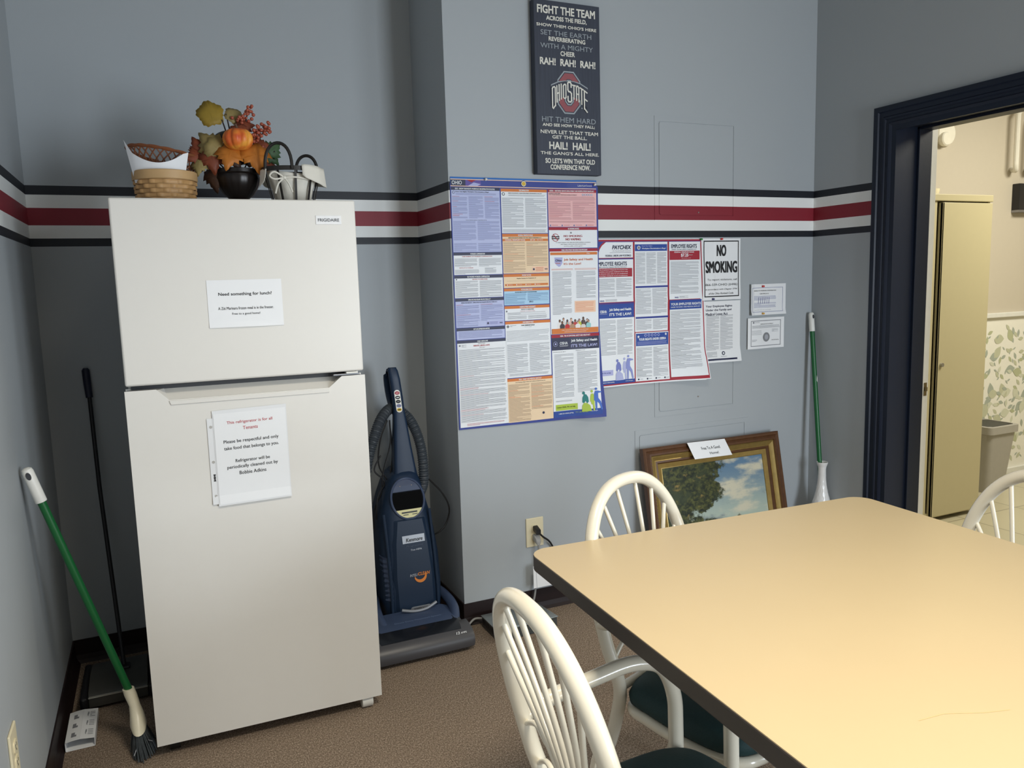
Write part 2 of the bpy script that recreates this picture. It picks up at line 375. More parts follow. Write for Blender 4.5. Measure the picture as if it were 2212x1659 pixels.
# smoke detector / alarm on hall wall
al = thing('smoke_alarm', 'round white alarm on the hall wall above the tan cabinet', 'alarm', (4.905, .1, 2.234))
M_ALW = mat('alarm_white', (240, 236, 222), .35)
def discy(mb, c, prof, m, n=32):
    R = [[(c[0] + r * math.cos(2 * PI * k / n), c[1] - h, c[2] + r * math.sin(2 * PI * k / n)) for k in range(n)] for r, h in prof]; return mb.rings(R, m)
discy(MB(), (4.922, .1, 2.245), [(.080, 0), (.080, .014), (.072, .024), (.05, .026)], M_ALW).build('base', al, world=True)
discy(MB(), (4.890, .078, 2.205), [(.042, 0), (.042, .022), (.036, .028), (.02, .029)], M_ALW).build('horn', al, world=True)
# towel-rack like white pipe frame on hall wall
pr = thing('pipe_rack', 'white bent pipe rack fixed high on the hall wall', 'rack', (5.66, .08, 2.05))
M_PIPE = mat('white_pipe', (232, 228, 216), .35)
MB().tube(spline([(5.575, .098, 2.05), (5.545, .05, 2.035), (5.525, .035, 2.06), (5.525, .035, 2.12), (5.525, .035, 2.36), (5.54, .035, 2.40), (5.68, .035, 2.55), (5.8, .035, 2.60), (6.0, .035, 2.60)], 8), .016, M_PIPE, 10).build('pipe', pr, world=True)
MB().tube(spline([(5.72, .098, 2.05), (5.69, .05, 2.035), (5.67, .035, 2.06), (5.67, .035, 2.12), (5.67, .035, 2.30), (5.70, .035, 2.38), (5.85, .035, 2.5)], 8), .014, M_PIPE, 10).build('pipe', pr, world=True)
# dark framed sign in hall
fs_ = thing('framed_sign', 'small black framed sign with gold print on hall wall', 'sign', (5.72, .09, 1.87))
MB().box((5.60, .05, 1.785), (5.95, .098, 1.955), mat('black_frame', (26, 26, 30), .35)).build('frame', fs_, smooth=0, world=True, bevel=.003)
MB().box((5.60, .05, 1.770), (5.95, .098, 1.785), mat('silver_trim', (150, 150, 155), .3, .8)).build('ledge', fs_, smooth=0, world=True)
s2 = Sheet(lambda u, v, l: (u, .049 - l, v)); gold = mat('gold_print', (170, 138, 96), .5)
for k in range(4): s2.rect(5.66 + .01 * (k % 2), 1.92 - k * .017, 5.88, 1.914 - k * .017, gold, 1)
for k in range(2): s2.rect(5.68, 1.835 - k * .016, 5.86, 1.831 - k * .016, gold, 1)
s2.build('print', fs_)
# access panels painted like the wall
def panel(label, x0, z0, x1, z1, lock=None, b=.024):
    t = thing('access_panel', label, 'access panel', ((x0 + x1) / 2, YP, z0), 0, 'painted access panels on the wall'); mb = MB()
    t0 = .0022
    for a, c in (((x0, z0), (x1, z0 + b - .002)), ((x0, z1 - b + .002), (x1, z1)), ((x0, z0 + b - .002), (x0 + b - .002, z1 - b + .002)), ((x1 - b + .002, z0 + b - .002), (x1, z1 - b + .002))): mb.box((a[0], YP - t0, a[1]), (c[0], YP, c[1]), M_WALL)
    mb.build('frame', t, smooth=0, world=True)
    MB().prism(rrect(x0 + b + .0005, z0 + b + .0005, x1 - b - .0005, z1 - b - .0005, .01), YP, YP - t0 - .0006, 'y', M_WALL).build('door', t, smooth=0, world=True)
    if lock:
        mb = MB(); mb.tube([(lock[0], YP - .002, lock[1]), (lock[0], YP - .005, lock[1])], .0035, mat('screw_steel', (170, 160, 158), .3, .7), 12); mb.build('lock', t, world=True)
panel('upper square access panel crossed by the red stripe', 2.424, 1.664, 2.880, 2.110, (2.66, 1.70))
panel('middle access panel mostly hidden behind the curled poster', 2.419, .785, 2.887, 1.245, (2.66, .86))
panel('low wide access panel behind the gilt framed painting', 2.311, .16, 2.958, .733)

# ================================================================== FRIDGE
th = -.027; fr = thing('refrigerator', 'white top-freezer refrigerator standing in the corner with two notes on it', 'refrigerator', (.2904, -.8501, 0), th)
FW = .6888; DT = .062
M_HINGE = mat('steel_hinge', (120, 122, 126), .35, .8)
# local coordinates: x along the front, y into the wall, z up
mb = MB().box((.004, DT + .006, .035), (FW - .004, .70, 1.672), M_FRSIDE); mb.build('cabinet', fr, smooth=0, bevel=.006)
MB().box((.012, DT - .004, .05), (FW - .012, DT + .008, 1.665), M_GASKET).build('gasket', fr, smooth=0)
fd = MB().box((0, 0, 1.1478), (FW, DT, 1.6805), M_FRIDGE).build('freezer_door', fr, smooth=35, bevel=.006, seg=3)
zb, zt, zn = .045, 1.1316, 1.098; n0, n1, n2, n3 = .079, .112, .578, .619
mb = MB()
out = [(0, zb), (FW, zb), (FW, zt), (n3, zt), (n2, zn), (n1, zn), (n0, zt), (0, zt)]
front = [(x, 0, z) for x, z in out]; back = [(x, DT, z) for x, z in ((0, zb), (FW, zb), (FW, zt), (n3, zt), (n2 + .012, zt), (n1 - .012, zt), (n0, zt), (0, zt))]
vs = front + back; fs = [(0, 1, 2, 3, 4, 5, 6, 7), (15, 14, 13, 12, 11, 10, 9, 8)] + [(i, i + 8, (i + 1) % 8 + 8, (i + 1) % 8) for i in range(8)]
mb.add(vs, [f[::-1] if k > 1 else f for k, f in enumerate(fs)], M_FRIDGE)
rd = mb.build('refrigerator_door', fr, smooth=0, bevel=.003)
MB().prism([(n1, zn + .001), (n1 + .004, zn - .012), (n2 - .002, zn - .012), (n2, zn + .001)], -.0035, .006, 'y', M_FRIDGE).build('handle_lip', rd, smooth=30, bevel=.0015)
mb = MB().box((FW - .095, .010, 1.135), (FW - .012, DT, 1.1405), M_HINGE).box((FW - .055, .004, 1.1405), (FW - .018, .03, 1.1462), M_WPL); mb.build('hinge', fr, smooth=0, bevel=.001)
mb = MB(); mb.tube([(FW - .025, .03, .0245), (FW - .062, .03, .0245)], .0245, M_WPL, 18); mb.build('foot', fr, smooth=40, bevel=.002)
mb = MB(); mb.tube([(.03, .05, .0225), (.06, .05, .0225)], .0225, M_BLACK, 18); mb.build('foot', fr, smooth=40)
MB().box((.02, .10, .004), (FW - .02, .66, .036), M_BLACK).build('underside', fr, smooth=0)
# name badge
bd = MB().box((.5655, -.0022, 1.6065), (.6435, 0, 1.6335), mat('badge_white', (240, 241, 242), .25)).build('badge', fr, smooth=0, bevel=.0012)
s2 = Sheet(lambda u, v, l: (u, -.0023 - l, v)); s2.text('FRIGIDAIRE', .572, 1.6245, .637, 1.6150, mat('badge_grey_ink', (70, 72, 78), .4), 1, .02); s2.build('lettering', bd, world=False)
# notes on the fridge doors : built in fridge-local coordinates then placed in the world
FM = Matrix.Translation((.2904, -.8501, 0)) @ Matrix.Rotation(th, 4, 'Z')
def fsheet(u_off, curl): return Sheet(lambda u, v, l: tuple(FM @ Vector((u - .2904, -.0015 - curl(u, v) - l, v))), step=.02)
s3 = fsheet(0, lambda u, v: .006 * max(0, (1.33 - v) / .03) ** 2 * (.4 + .6 * math.sin((u - .53) * 15) ** 2) if v < 1.33 else 0)
Q = [(529, 1446), (744, 1444), (740, 1304), (529, 1307)]
s3.rect(.529, 1.445, .742, 1.305, M_WHITEP, 0, .008)
s3.text('Need something for lunch?', .5600, 1.4080, .7120, 1.3960, M_INK, 2, .012)
s3.text('A Ziti Marinara frozen meal is in the freezer.', .5570, 1.3655, .7150, 1.3570, M_INK, 2, .008)
s3.text('Free to a good home!', .5950, 1.3480, .6750, 1.3395, M_INK, 2, .008)
tag(s3.build('paper_note', loc=(.63, -.862, 1.37)), 'small white paper note about lunch taped to the freezer door', 'note')
# sleeve with notice
nt = thing('plastic_sleeve', 'clear plastic sleeve with punched edge taped to the lower fridge door', 'sleeve', (.62, -.862, .90))
rot = lambda u, v: (u + (.9 - v) * .0, v + (u - .6) * .02)
def slv(off): return Sheet(lambda u, v, l: tuple(FM @ Vector((rot(u, v)[0] - .2904, -.003 - off - .006 * max(0, (.80 - v) / .05) - l, rot(u, v)[1]))), step=.03)
M_SLV = mat('clear_film', (232, 234, 236), .18, var=.01)
s4 = slv(0); s4.rect(.500, 1.038, .521, .775, M_SLV, 0)
for z in (1.012, .905, .80): s4.disc(.510, z, .0045, mat('punched_hole', (178, 176, 172), .6), 1)
s4.text('ETANCE', .5075, .868, .5135, .845, M_INK, 1, .02)
s4.build('binding_strip', nt)
s4 = slv(.001); s4.rect(.516, 1.060, .731, .768, M_SLV, 0); s4.build('film', nt)
s5 = slv(.0022)
s5.rect(.519, 1.050, .728, .772, M_WHITEP, 0)
M_REDINK = mat('faded_red_ink', (196, 92, 98), .7)
for t, a, b, c, d, m in (('This refrigerator is for all', .5555, 1.0245, .6880, 1.0130, M_REDINK), ('Tenants', .6010, 1.0055, .6440, .9950, M_REDINK),
    ('Please be respectful and only', .5430, .9675, .7030, .9545, M_INK), ('take food that belongs to you.', .5430, .9470, .7020, .9340, M_INK), ('Refrigerator will be', .5730, .9065, .6730, .8935, M_INK),
    ('periodically cleaned out by', .5480, .8885, .6960, .8755, M_INK), ('Bobbie Adkins', .5820, .8690, .6600, .8580, M_INK)): s5.text(t, a, b, c, d, m, 2, .005)
tag(s5.build('paper_notice', loc=(.62, -.8675, .90)), 'white paper notice with a red heading inside the clear sleeve', 'notice')

# ================================================================== ITEMS ON THE FRIDGE
ZT = 1.672
# split-wood basket
bk = thing('wooden_basket', 'round woven light wood basket at the left on top of the refrigerator', 'basket', (.449, -.60, ZT))
M_SPL = mat('ash_splint', (190, 148, 96), .5, var=.14, vscale=40, bump=.15); M_SPL2 = mat('ash_band', (196, 160, 112), .5, var=.1, vscale=25)
cx, cy = .449, -.60; RB = .090
MB().lathe([(RB - .010, 0), (RB - .004, .085), (RB - .008, .085), (RB - .014, .003)], (cx, cy, ZT), M_SPL, 48).build('bowl', bk, world=True)
mb = MB(); rows = 6; colsn = 26
for j in range(rows):
    z0 = ZT + .003 + j * .0135; R = RB - .007 + .006 * j / rows
    for i in range(colsn):
        outw = .0035 if (i + j) % 2 == 0 else -.001; a0 = 2 * PI * i / colsn; n = 5; vs = []
        for k in range(n + 1):
            a = a0 + 2 * PI / colsn * k / n; rr = R + outw * math.sin(PI * k / n) + .0012
            for z, e in ((z0, -.0008), (z0 + .0035, .0006), (z0 + .0085, .0006), (z0 + .0120, -.0008)): vs.append((cx + (rr + e) * math.cos(a), cy + (rr + e) * math.sin(a), z))
        mb.add(vs, [(k * 4 + q, (k + 1) * 4 + q, (k + 1) * 4 + q + 1, k * 4 + q + 1) for k in range(n) for q in range(3)], M_SPL)
mb.build('weave', bk, world=True)
MB().lathe([(RB + .003, .084), (RB + .005, .086), (RB + .005, .110), (RB + .003, .112), (RB - .004, .112), (RB - .004, .084)], (cx, cy, ZT), M_SPL2, 48).build('rim', bk, world=True)
# open lattice wicker tray leaning in it
wt = thing('wicker_tray', 'brown open lattice wicker bread basket leaning behind white paper', 'basket', (.445, -.55, ZT + .115))
M_WICK = mat('brown_wicker', (128, 74, 42), .45, var=.2, vscale=60)
TM = Matrix.Translation((.458, -.545, ZT + .140)) @ Matrix.Rotation(math.radians(11), 4, 'Y') @ Matrix.Rotation(math.radians(-7), 4, 'X')
def tp(a, t, dr=0): r1 = .105 + dr; r0 = .070; r = r0 + (r1 - r0) * t; return tuple(TM @ Vector((r * 1.12 * math.cos(a), r * .8 * math.sin(a), -.028 + .058 * t)))
mb = MB()
for k in range(30):
    a = 2 * PI * k / 30
    for sgn in (1, -1): mb.tube([tp(a + sgn * .42 * (t / 6) + (0), t / 6, .002 * sgn * math.sin(PI * t / 6)) for t in range(7)], .0021, M_WICK, 6)
mb.build('lattice', wt, world=True)
mb = MB()
for q in range(2): mb.tube([tp(2 * PI * k / 72, 1.02 + .03 * math.sin(9 * 2 * PI * k / 72 + PI * q), .002 * math.cos(9 * 2 * PI * k / 72 + PI * q)) for k in range(72)], .0042, M_WICK, 7, closed=True)
mb.build('rim', wt, world=True)
MB().tube([tp(2 * PI * k / 60, 0) for k in range(60)], .005, M_WICK, 8, closed=True).build('base_ring', wt, world=True)
mb = MB(); mb.add([tp(2 * PI * k / 40, -.02) for k in range(40)], [tuple(range(40))], M_WICK); mb.build('bottom', wt, world=True, smooth=0)
# curled white paper
def pap(u, v, l):
    a = math.radians(-143 + 92 * u); R = .097 + .010 * v; top = .020 + .046 * (2 * u - 1) ** 2 - .006 * u
    if u < .12: top += .02 * (1 - u / .12)
    if u > .93: top -= .11 * (u - .93)
    x_ = cx - .008 + (R + .018 * v * (abs(2 * u - 1) ** 2)) * math.cos(a); y_ = cy + .02 + R * .9 * math.sin(a)
    return (x_, y_, ZT + .075 + (.040 + top) * v)
s6 = Sheet(pap, step=.04); s6.rect(0, 1, 1, 0, M_WHITEP, 0)
tag(s6.mb.build('paper_sheet', smooth=80, loc=(.449, -.68, ZT + .11)), 'white paper sheet curled around the front of the wicker tray', 'paper')
# pot
pt = tag(MB().lathe([(.030, 0), (.040, .004), (.040, .012), (.026, .022), (.028, .034), (.046, .05), (.062, .074), (.070, .10), (.068, .112), (.074, .117), (.074, .128), (.067, .130), (.060, .110), (.030, .060), (.005, .055)], (.668, -.58, ZT),
    mat('dark_bronze_pot', (30, 24, 22), .32, .3, var=.3, vscale=20), 60, fn=lambda r, z, a: r * (1 + (.018 * math.cos(20 * a) if .04 < z < .108 and r > .04 else 0))).build('flower_pot', loc=(.668, -.58, ZT)), 'dark bronze fluted urn pot holding autumn flowers on the refrigerator', 'pot')
# arrangement
fa = thing('floral_arrangement', 'artificial autumn arrangement of pumpkin, berries and leaves in the dark pot', 'floral arrangement', (.668, -.58, ZT + .10))
def pm_build(N, L):
    tc = N.new('ShaderNodeNewGeometry'); n = N.new('ShaderNodeTexNoise'); n.inputs['Scale'].default_value = 24; L.new(tc.outputs['Position'], n.inputs['Vector']); return n.outputs['Fac']
M_PUMP = ramp_mat('painted_pumpkin', [(.30, (200, 72, 34)), (.62, (236, 160, 62)), (.46, (222, 112, 44))], pm_build, .45)[0]
pc = Vector((.670, -.648, 1.888)); mb = MB(); R = []
for i in range(1, 16):
    t = PI * i / 16; ring = []
    for j in range(72):
        a = 2 * PI * j / 72; rib = 1 - .13 * abs(math.cos(a * 4.5 + .5)) ** 6 * math.sin(t) ** .6
        rr = .047 * math.sin(t) ** .8 * rib; z = -.034 * math.cos(t) - (.010 * math.exp(-(rr / .013) ** 2) if t > PI / 2 else 0)
        ring.append((pc.x + rr * math.cos(a), pc.y + rr * math.sin(a), pc.z + z))
    R.append(ring)
pk = mb.rings(R, M_PUMP).build('pumpkin', fa, world=True, smooth=60)
MB().tube([(pc.x, pc.y, pc.z + .020), (pc.x - .001, pc.y - .002, pc.z + .034), (pc.x - .006, pc.y - .006, pc.z + .046)], [.0075, .004, .0038], mat('dry_stem', (92, 66, 48), .7), 8).build('stem', pk, world=True)
M_TWIG = mat('dark_twig', (44, 32, 28), .7)
def leaf_pts():
    # five lobed maple outline
    A = [(0, -.34), (.10, -.36), (.24, -.44), (.36, -.36), (.44, -.22), (.62, -.20), (.60, -.06), (.66, .06), (.74, .26), (.58, .24), (.48, .26), (.52, .46), (.38, .44), (.28, .44), (.26, .62), (.16, .70), (.10, .86), (0, .98)]
    return A + [(-x, y) for x, y in A[::-1][1:-1]]
def round_pts(): return [(.60 * math.sin(t) * (1 + .08 * math.cos(5 * t + PI)) * (1 + .05 * math.cos(15 * t)), .34 - .62 * math.cos(t) * (1 + .08 * math.cos(5 * t + PI)) * (1 + .05 * math.cos(15 * t))) for t in [2 * PI * k / 40 for k in range(40)]]
def leaf(c, nrm, up, size, m, curl=.25, shape=None, fold=.2):
    c = Vector(c); n = Vector(nrm).normalized(); v = Vector(up); v = (v - n * v.dot(n)).normalized(); u = v.cross(n)
    P = shape or leaf_pts(); vs = [tuple(c)]; cen = (0, .15)
    for (a, b) in P:
        h = -curl * (a * a + (b - .15) ** 2) - fold * abs(a) * .5
        vs.append(tuple(c + (u * a + v * (b - .15) + n * h) * size))
    K = len(P); mid = []
    for (a, b) in P:
        a2, b2 = a * .5, .15 + (b - .15) * .5; h = -curl * (a2 * a2 + (b2 - .15) ** 2) - fold * abs(a2) * .5; vs.append(tuple(c + (u * a2 + v * (b2 - .15) + n * h) * size))
    fs = []
    for k in range(K):
        l = (k + 1) % K; fs.append((0, 1 + K + k, 1 + K + l)); fs.append((1 + K + k, 1 + k, 1 + l, 1 + K + l))
    mb = MB().add(vs, fs, m); o = mb.build('leaf', fa, world=True, smooth=60)
    sd = o.modifiers.new('thick', 'SOLIDIFY'); sd.thickness = .0006
    vein = MB(); vein.tube([tuple(c - v * size * .42 - n * .05 * size), tuple(c + n * .004 * size), tuple(c + v * size * .7 - n * curl * .45 * size)], .0006, m, 5); vein.build('vein', o, world=True)
    return o
MO = lambda n_, c: mat(n_, c, .6, var=.3, vscale=35)
L_OLV = MO('olive_gold_leaf', (148, 122, 40)); L_TAN = MO('khaki_leaf', (146, 128, 78)); L_RUST = MO('rust_leaf', (122, 56, 28)); L_ORG = MO('orange_leaf', (186, 112, 34))
L_BRN = MO('brown_leaf', (70, 44, 28)); L_RED = MO('russet_leaf', (128, 62, 38)); L_GRN = MO('green_leaf', (60, 88, 54)); L_DK = MO('dark_leaf', (36, 30, 26))
yb = -.60
leaf((.600, yb, 1.962), (-.1, -1, .2), (-.25, 0, 1), .068, L_OLV, .2, round_pts())
leaf((.662, yb + .01, 1.978), (.1, -1, .5), (1, 0, -.35), .050, L_TAN, .3, round_pts())
leaf((.640, yb, 1.915), (-.2, -.6, .7), (-1, 0, .2), .052, L_DK, .4, round_pts())
leaf((.668, yb + .02, 1.935), (.0, -.5, .8), (0, 0, 1), .026, L_DK, .3, round_pts())
leaf((.585, yb - .02, 1.880), (-.3, -1, .3), (-.7, 0, .8), .062, L_TAN, .25)
leaf((.605, yb - .03, 1.862), (.1, -1, .1), (.8, 0, -.6), .060, L_TAN, .25)
leaf((.555, yb, 1.865), (-.2, -1, .1), (-.5, 0, .9), .052, L_RUST, .3)
leaf((.548, yb - .01, 1.838), (.2, -1, .3), (-1, 0, -.3), .055, L_RUST, .3)
leaf((.590, yb - .03, 1.828), (-.1, -1, .2), (.1, 0, -1), .062, L_RUST, .3)
leaf((.548, yb - .02, 1.805), (-.4, -1, .1), (-.2, 0, -1), .040, L_TAN, .3)
leaf((.640, yb - .05, 1.838), (-.1, -1, .35), (-.25, 0, -1), .064, L_ORG, .2)
leaf((.720, yb - .05, 1.842), (.15, -1, .35), (.1, 0, -1), .078, L_ORG, .25)
leaf((.655, yb - .02, 1.830), (0, -1, .2), (.6, 0, -1), .050, L_BRN, .2)
leaf((.590, yb + .0, 1.775), (-.5, -.8, 0), (.05, 0, -1), .062, L_BRN, .5)
leaf((.700, yb - .01, 1.940), (.2, -1, .5), (.9, 0, .35), .046, L_RED, .3)
leaf((.678, yb - .03, 1.925), (-.2, -1, .6), (-.6, 0, .4), .040, L_RED, .3)
leaf((.752, yb, 1.880), (.3, -1, .3), (1, 0, .25), .044, L_RED, .3)
leaf((.786, yb + .01, 1.872), (.3, -1, .2), (.8, 0, .7), .048, L_GRN, .2)
leaf((.780, yb + .02, 1.850), (.2, -1, .1), (.7, 0, -.8), .046, L_GRN, .2)
leaf((.770, yb + .02, 1.818), (.3, -1, .2), (.4, 0, -1), .038, L_RED, .3)
leaf((.700, yb + .03, 1.850), (0, -1, .2), (.2, 0, 1), .06, L_BRN, .2)
leaf((.625, yb + .03, 1.860), (0, -1, .2), (-.5, 0, 1), .06, L_BRN, .2)
for P in ([(.665, -.58, 1.77), (.655, -.59, 1.88), (.63, -.60, 1.955)], [(.665, -.58, 1.77), (.66, -.585, 1.90), (.645, -.59, 1.975)], [(.67, -.58, 1.77), (.69, -.58, 1.90), (.71, -.60, 1.98)], [(.67, -.58, 1.77), (.672, -.62, 1.83), (pc.x, pc.y + .01, 1.86)], [(.67, -.58, 1.77), (.72, -.58, 1.86), (.76, -.60, 1.93)], [(.67, -.58, 1.77), (.74, -.58, 1.83), (.79, -.59, 1.865)], [(.66, -.58, 1.77), (.60, -.59, 1.84), (.56, -.60, 1.86)]):
    MB().tube(bez(P, 8), .0022, M_TWIG, 6).build('twig', fa, world=True)
M_BERRY = mat('russet_berry', (164, 82, 60), .28, var=.35, vscale=50)
RB_ = random.Random(3); bm0 = None
def berry(p, r):
    global bm0
    if bm0 is None:
        bm0 = MB().ball((0, 0, 0), 1, M_BERRY, 12, 8).build('berry', fa); o = bm0
    else: o = bm0.copy(); COL.objects.link(o); o.parent = fa
    q = Vector(p) - fa.location; o.location = q; o.scale = (r, r, r)
# lower cluster right of pumpkin and upper spray
for k in range(46):
    t = RB_.random(); berry((.712 + .050 * t + RB_.uniform(-.014, .014), yb - .02 + RB_.uniform(-.02, .02), 1.895 + .040 * t + RB_.uniform(-.022, .02)), RB_.uniform(.0048, .0066))
for k in range(32):
    t = RB_.random(); berry((.684 + .038 * t + RB_.uniform(-.008, .008), yb + .0 + RB_.uniform(-.012, .012), 1.948 + .052 * t + RB_.uniform(-.010, .010)), RB_.uniform(.0040, .0058))
for p in ((.722, yb, 1.962), (.728, yb, 1.975), (.712, yb, 1.955), (.662, yb, 1.962), (.678, yb, 1.955), (.775, yb, 1.950), (.771, yb, 1.938), (.777, yb, 1.925), (.74, yb, 1.868), (.75, yb, 1.876)): berry(p, .0058)
# metal and cloth basket
mbk = thing('wire_basket', 'dark metal basket with two loop handles at the right on the refrigerator', 'basket', (.835, -.655, ZT))
M_DM = mat('dark_bronze_metal', (52, 50, 48), .45, .5, var=.1); cx2, cy2 = .830, -.655
def flat(mb, pts, nrm, wd, tk, m):
    R = []
    for i, p in enumerate(pts):
        p = Vector(p); a = Vector(pts[max(0, i - 1)]); b = Vector(pts[min(len(pts) - 1, i + 1)]); t = (b - a).normalized(); n = Vector(nrm(p)).normalized(); s_ = t.cross(n).normalized()
        R.append([tuple(p + s_ * wd / 2 + n * tk / 2), tuple(p - s_ * wd / 2 + n * tk / 2), tuple(p - s_ * wd / 2 - n * tk / 2), tuple(p + s_ * wd / 2 - n * tk / 2)])
    return mb.rings(R, m)
rad = lambda p: (p.x - cx2, p.y - cy2, .0001)
mb = MB(); ring = [(cx2 + .094 * math.cos(a), cy2 + .075 * math.sin(a), ZT + .122) for a in [2 * PI * k / 60 for k in range(61)]]
flat(mb, ring, rad, .014, .003, M_DM); mb.build('rim', mbk, world=True)
mb = MB()
for k in range(10):
    a = 2 * PI * k / 10 + .3; flat(mb, [(cx2 + (.092 - .03 * t) * math.cos(a), cy2 + (.073 - .024 * t) * math.sin(a), ZT + .122 - .120 * t) for t in (0, .25, .5, .75, 1)], rad, .007, .003, M_DM)
flat(mb, [(cx2 + .062 * math.cos(a), cy2 + .05 * math.sin(a), ZT + .008) for a in [2 * PI * k / 40 for k in range(41)]], rad, .010, .003, M_DM); mb.build('frame', mbk, world=True)
for (ax, ay, bx, by, zh) in ((-.088, -.030, -.012, -.078, .082), (.025, .072, .088, .030, .062)):
    P = []
    for k in range(17):
        t = PI * k / 16; x_ = (ax + bx) / 2 - (bx - ax) / 2 * math.cos(t); y_ = (ay + by) / 2 - (by - ay) / 2 * math.cos(t); P.append((cx2 + x_, cy2 + y_, ZT + .118 + zh * math.sin(t) ** .75))
    MB().tube(P, .0052, M_DM, 8).build('handle', mbk, world=True)
M_CLOTH = mat('natural_canvas', (226, 222, 210), .85, var=.03, bump=.3, bscale=500)
cl = thing('cloth_liner', 'off-white cloth liner with a tied bow inside the dark metal basket', 'cloth', (.835, -.655, ZT))
mb = MB(); R = []
for z, r in ((.004, .056), (.06, .068), (.10, .084), (.112, .086)):
    R.append([(cx2 + (r - .004 + .0015 * math.sin(9 * a)) * math.cos(a), cy2 + .8 * (r - .004 + .0015 * math.sin(9 * a)) * math.sin(a), ZT + z + .006 * math.sin(2 * a + 1) * (z > .08)) for a in [2 * PI * k / 60 for k in range(60)]])
mb.rings(R, M_CLOTH, cap=False); o = mb.build('bag', cl, world=True); o.modifiers.new('t', 'SOLIDIFY').thickness = .0015
def flap(a0, a1, z1, dz, r0):
    mb = MB(); vs = []; nu = 24; nv = 5
    for j in range(nv + 1):
        for i in range(nu + 1):
            a = a0 + (a1 - a0) * i / nu; t = j / nv; e = math.sin(PI * i / nu) ** .5; r = r0 + .006 + .006 * t + .001 * math.sin(14 * a)
            vs.append((cx2 + r * math.cos(a), cy2 + .8 * r * math.sin(a), ZT + z1 - dz * t * (.55 + .45 * e) + .003 * math.sin(4 * a)))
    fs = [(j * (nu + 1) + i, j * (nu + 1) + i + 1, (j + 1) * (nu + 1) + i + 1, (j + 1) * (nu + 1) + i) for j in range(nv) for i in range(nu)]
    o = mb.add(vs, fs, M_CLOTH).build('cuff', cl, world=True, smooth=80); o.modifiers.new('t', 'SOLIDIFY').thickness = .002
flap(math.radians(-80), math.radians(60), .130, .060, .094); flap(math.radians(-205), math.radians(-150), .118, .05, .092); flap(math.radians(70), math.radians(150), .118, .05, .092)
bx_ = (cx2 - .038, cy2 - .078, ZT + .090)
for P in ([(0, 0, 0), (-.03, -.008, .016), (-.045, -.004, .004), (-.03, -.006, -.006), (0, 0, 0)], [(0, 0, 0), (.03, -.004, .002), (.06, .006, .0), (.10, .04, -.002)], [(0, 0, 0), (.012, -.006, -.02), (.022, -.004, -.045)], [(0, 0, 0), (-.02, .0, -.02), (-.03, .0, -.05)]):
    MB().tube([(bx_[0] + p[0], bx_[1] + p[1], bx_[2] + p[2]) for p in spline(P, 6)], .0028, M_CLOTH, 6).build('tie', cl, world=True)
MB().ball(bx_, .006, M_CLOTH).build('knot', cl, world=True)

# ================================================================== WALL SHEETS (coordinates in metres on the wall: x, z)
C_ = {k: mat(n_, c, .62 if k not in ('roy', 'navy') else .5, var=.02) for k, n_, c in (
    ('roy', 'print_royal_blue', (38, 56, 142)), ('navy', 'print_navy', (22, 28, 66)), ('lav', 'print_lavender', (188, 196, 232)), ('tan', 'print_tan', (240, 214, 178)),
    ('lblu', 'print_light_blue', (176, 214, 240)), ('pink', 'print_pink', (240, 190, 190)), ('org', 'print_orange', (214, 124, 58)), ('red', 'print_red', (164, 34, 52)),
    ('wht', 'print_white', (236, 240, 244)), ('blu', 'print_blue', (40, 74, 156)), ('sky', 'print_bright_blue', (44, 110, 186)), ('lime', 'print_lime', (176, 200, 72)),
    ('teal', 'print_teal', (32, 126, 124)), ('mid', 'print_mid_blue', (70, 112, 200)), ('lil', 'print_lilac', (176, 180, 224)), ('pur', 'print_purple', (98, 84, 160)), ('pch', 'print_peach', (244, 206, 178)),
    ('dtx', 'print_lavender_text', (120, 126, 168)), ('ttx', 'print_tan_text', (158, 134, 110)), ('ptx', 'print_pink_text', (172, 112, 118)), ('rtx', 'print_red_text', (186, 96, 100)), ('otx', 'print_orange_text', (208, 110, 60)), ('btx', 'print_blue_text', (96, 128, 168)), ('yel', 'print_yellow', (214, 178, 60)))}
M_GLOSSF = None
def sm(t): t = max(0, min(1, t)); return t * t * (3 - 2 * t)
def pin(label, x, z, y, m, parent=None):
    t = thing('push_pin', label, 'push pin', (x, y, z)); mb = MB()
    R = [[(x + r * math.cos(2 * PI * k / 14), y - h, z + r * math.sin(2 * PI * k / 14)) for k in range(14)] for r, h in ((.0045, 0), (.005, .0015), (.0028, .003), (.0028, .007), (.0045, .008), (.0045, .0095), (.003, .0105))]
    mb.rings(R, m).build('head', t, world=True)
# ---------------- poster 1
def p1(u, v, l):
    y = .0030 + .011 * sm((u - 1.98) / .1) + .016 * sm((u - 1.95) / .2) * sm((1.02 - v) / .22) + .004 * sm((1.86 - v) / .05) * 0 + .0022 * math.sin(v * 9) * sm((1.75 - v) / .3) ** 1 * (.3 + .7 * abs(math.sin(u * 6)))
    return (u, YP - y - l, v)
s = Sheet(p1, step=.010, lift=.0005)
s.rect(1.472, 1.826, 2.122, 1.800, C_['sky'], 0); s.rect(1.470, 1.802, 2.128, .850, C_['roy'], 0)
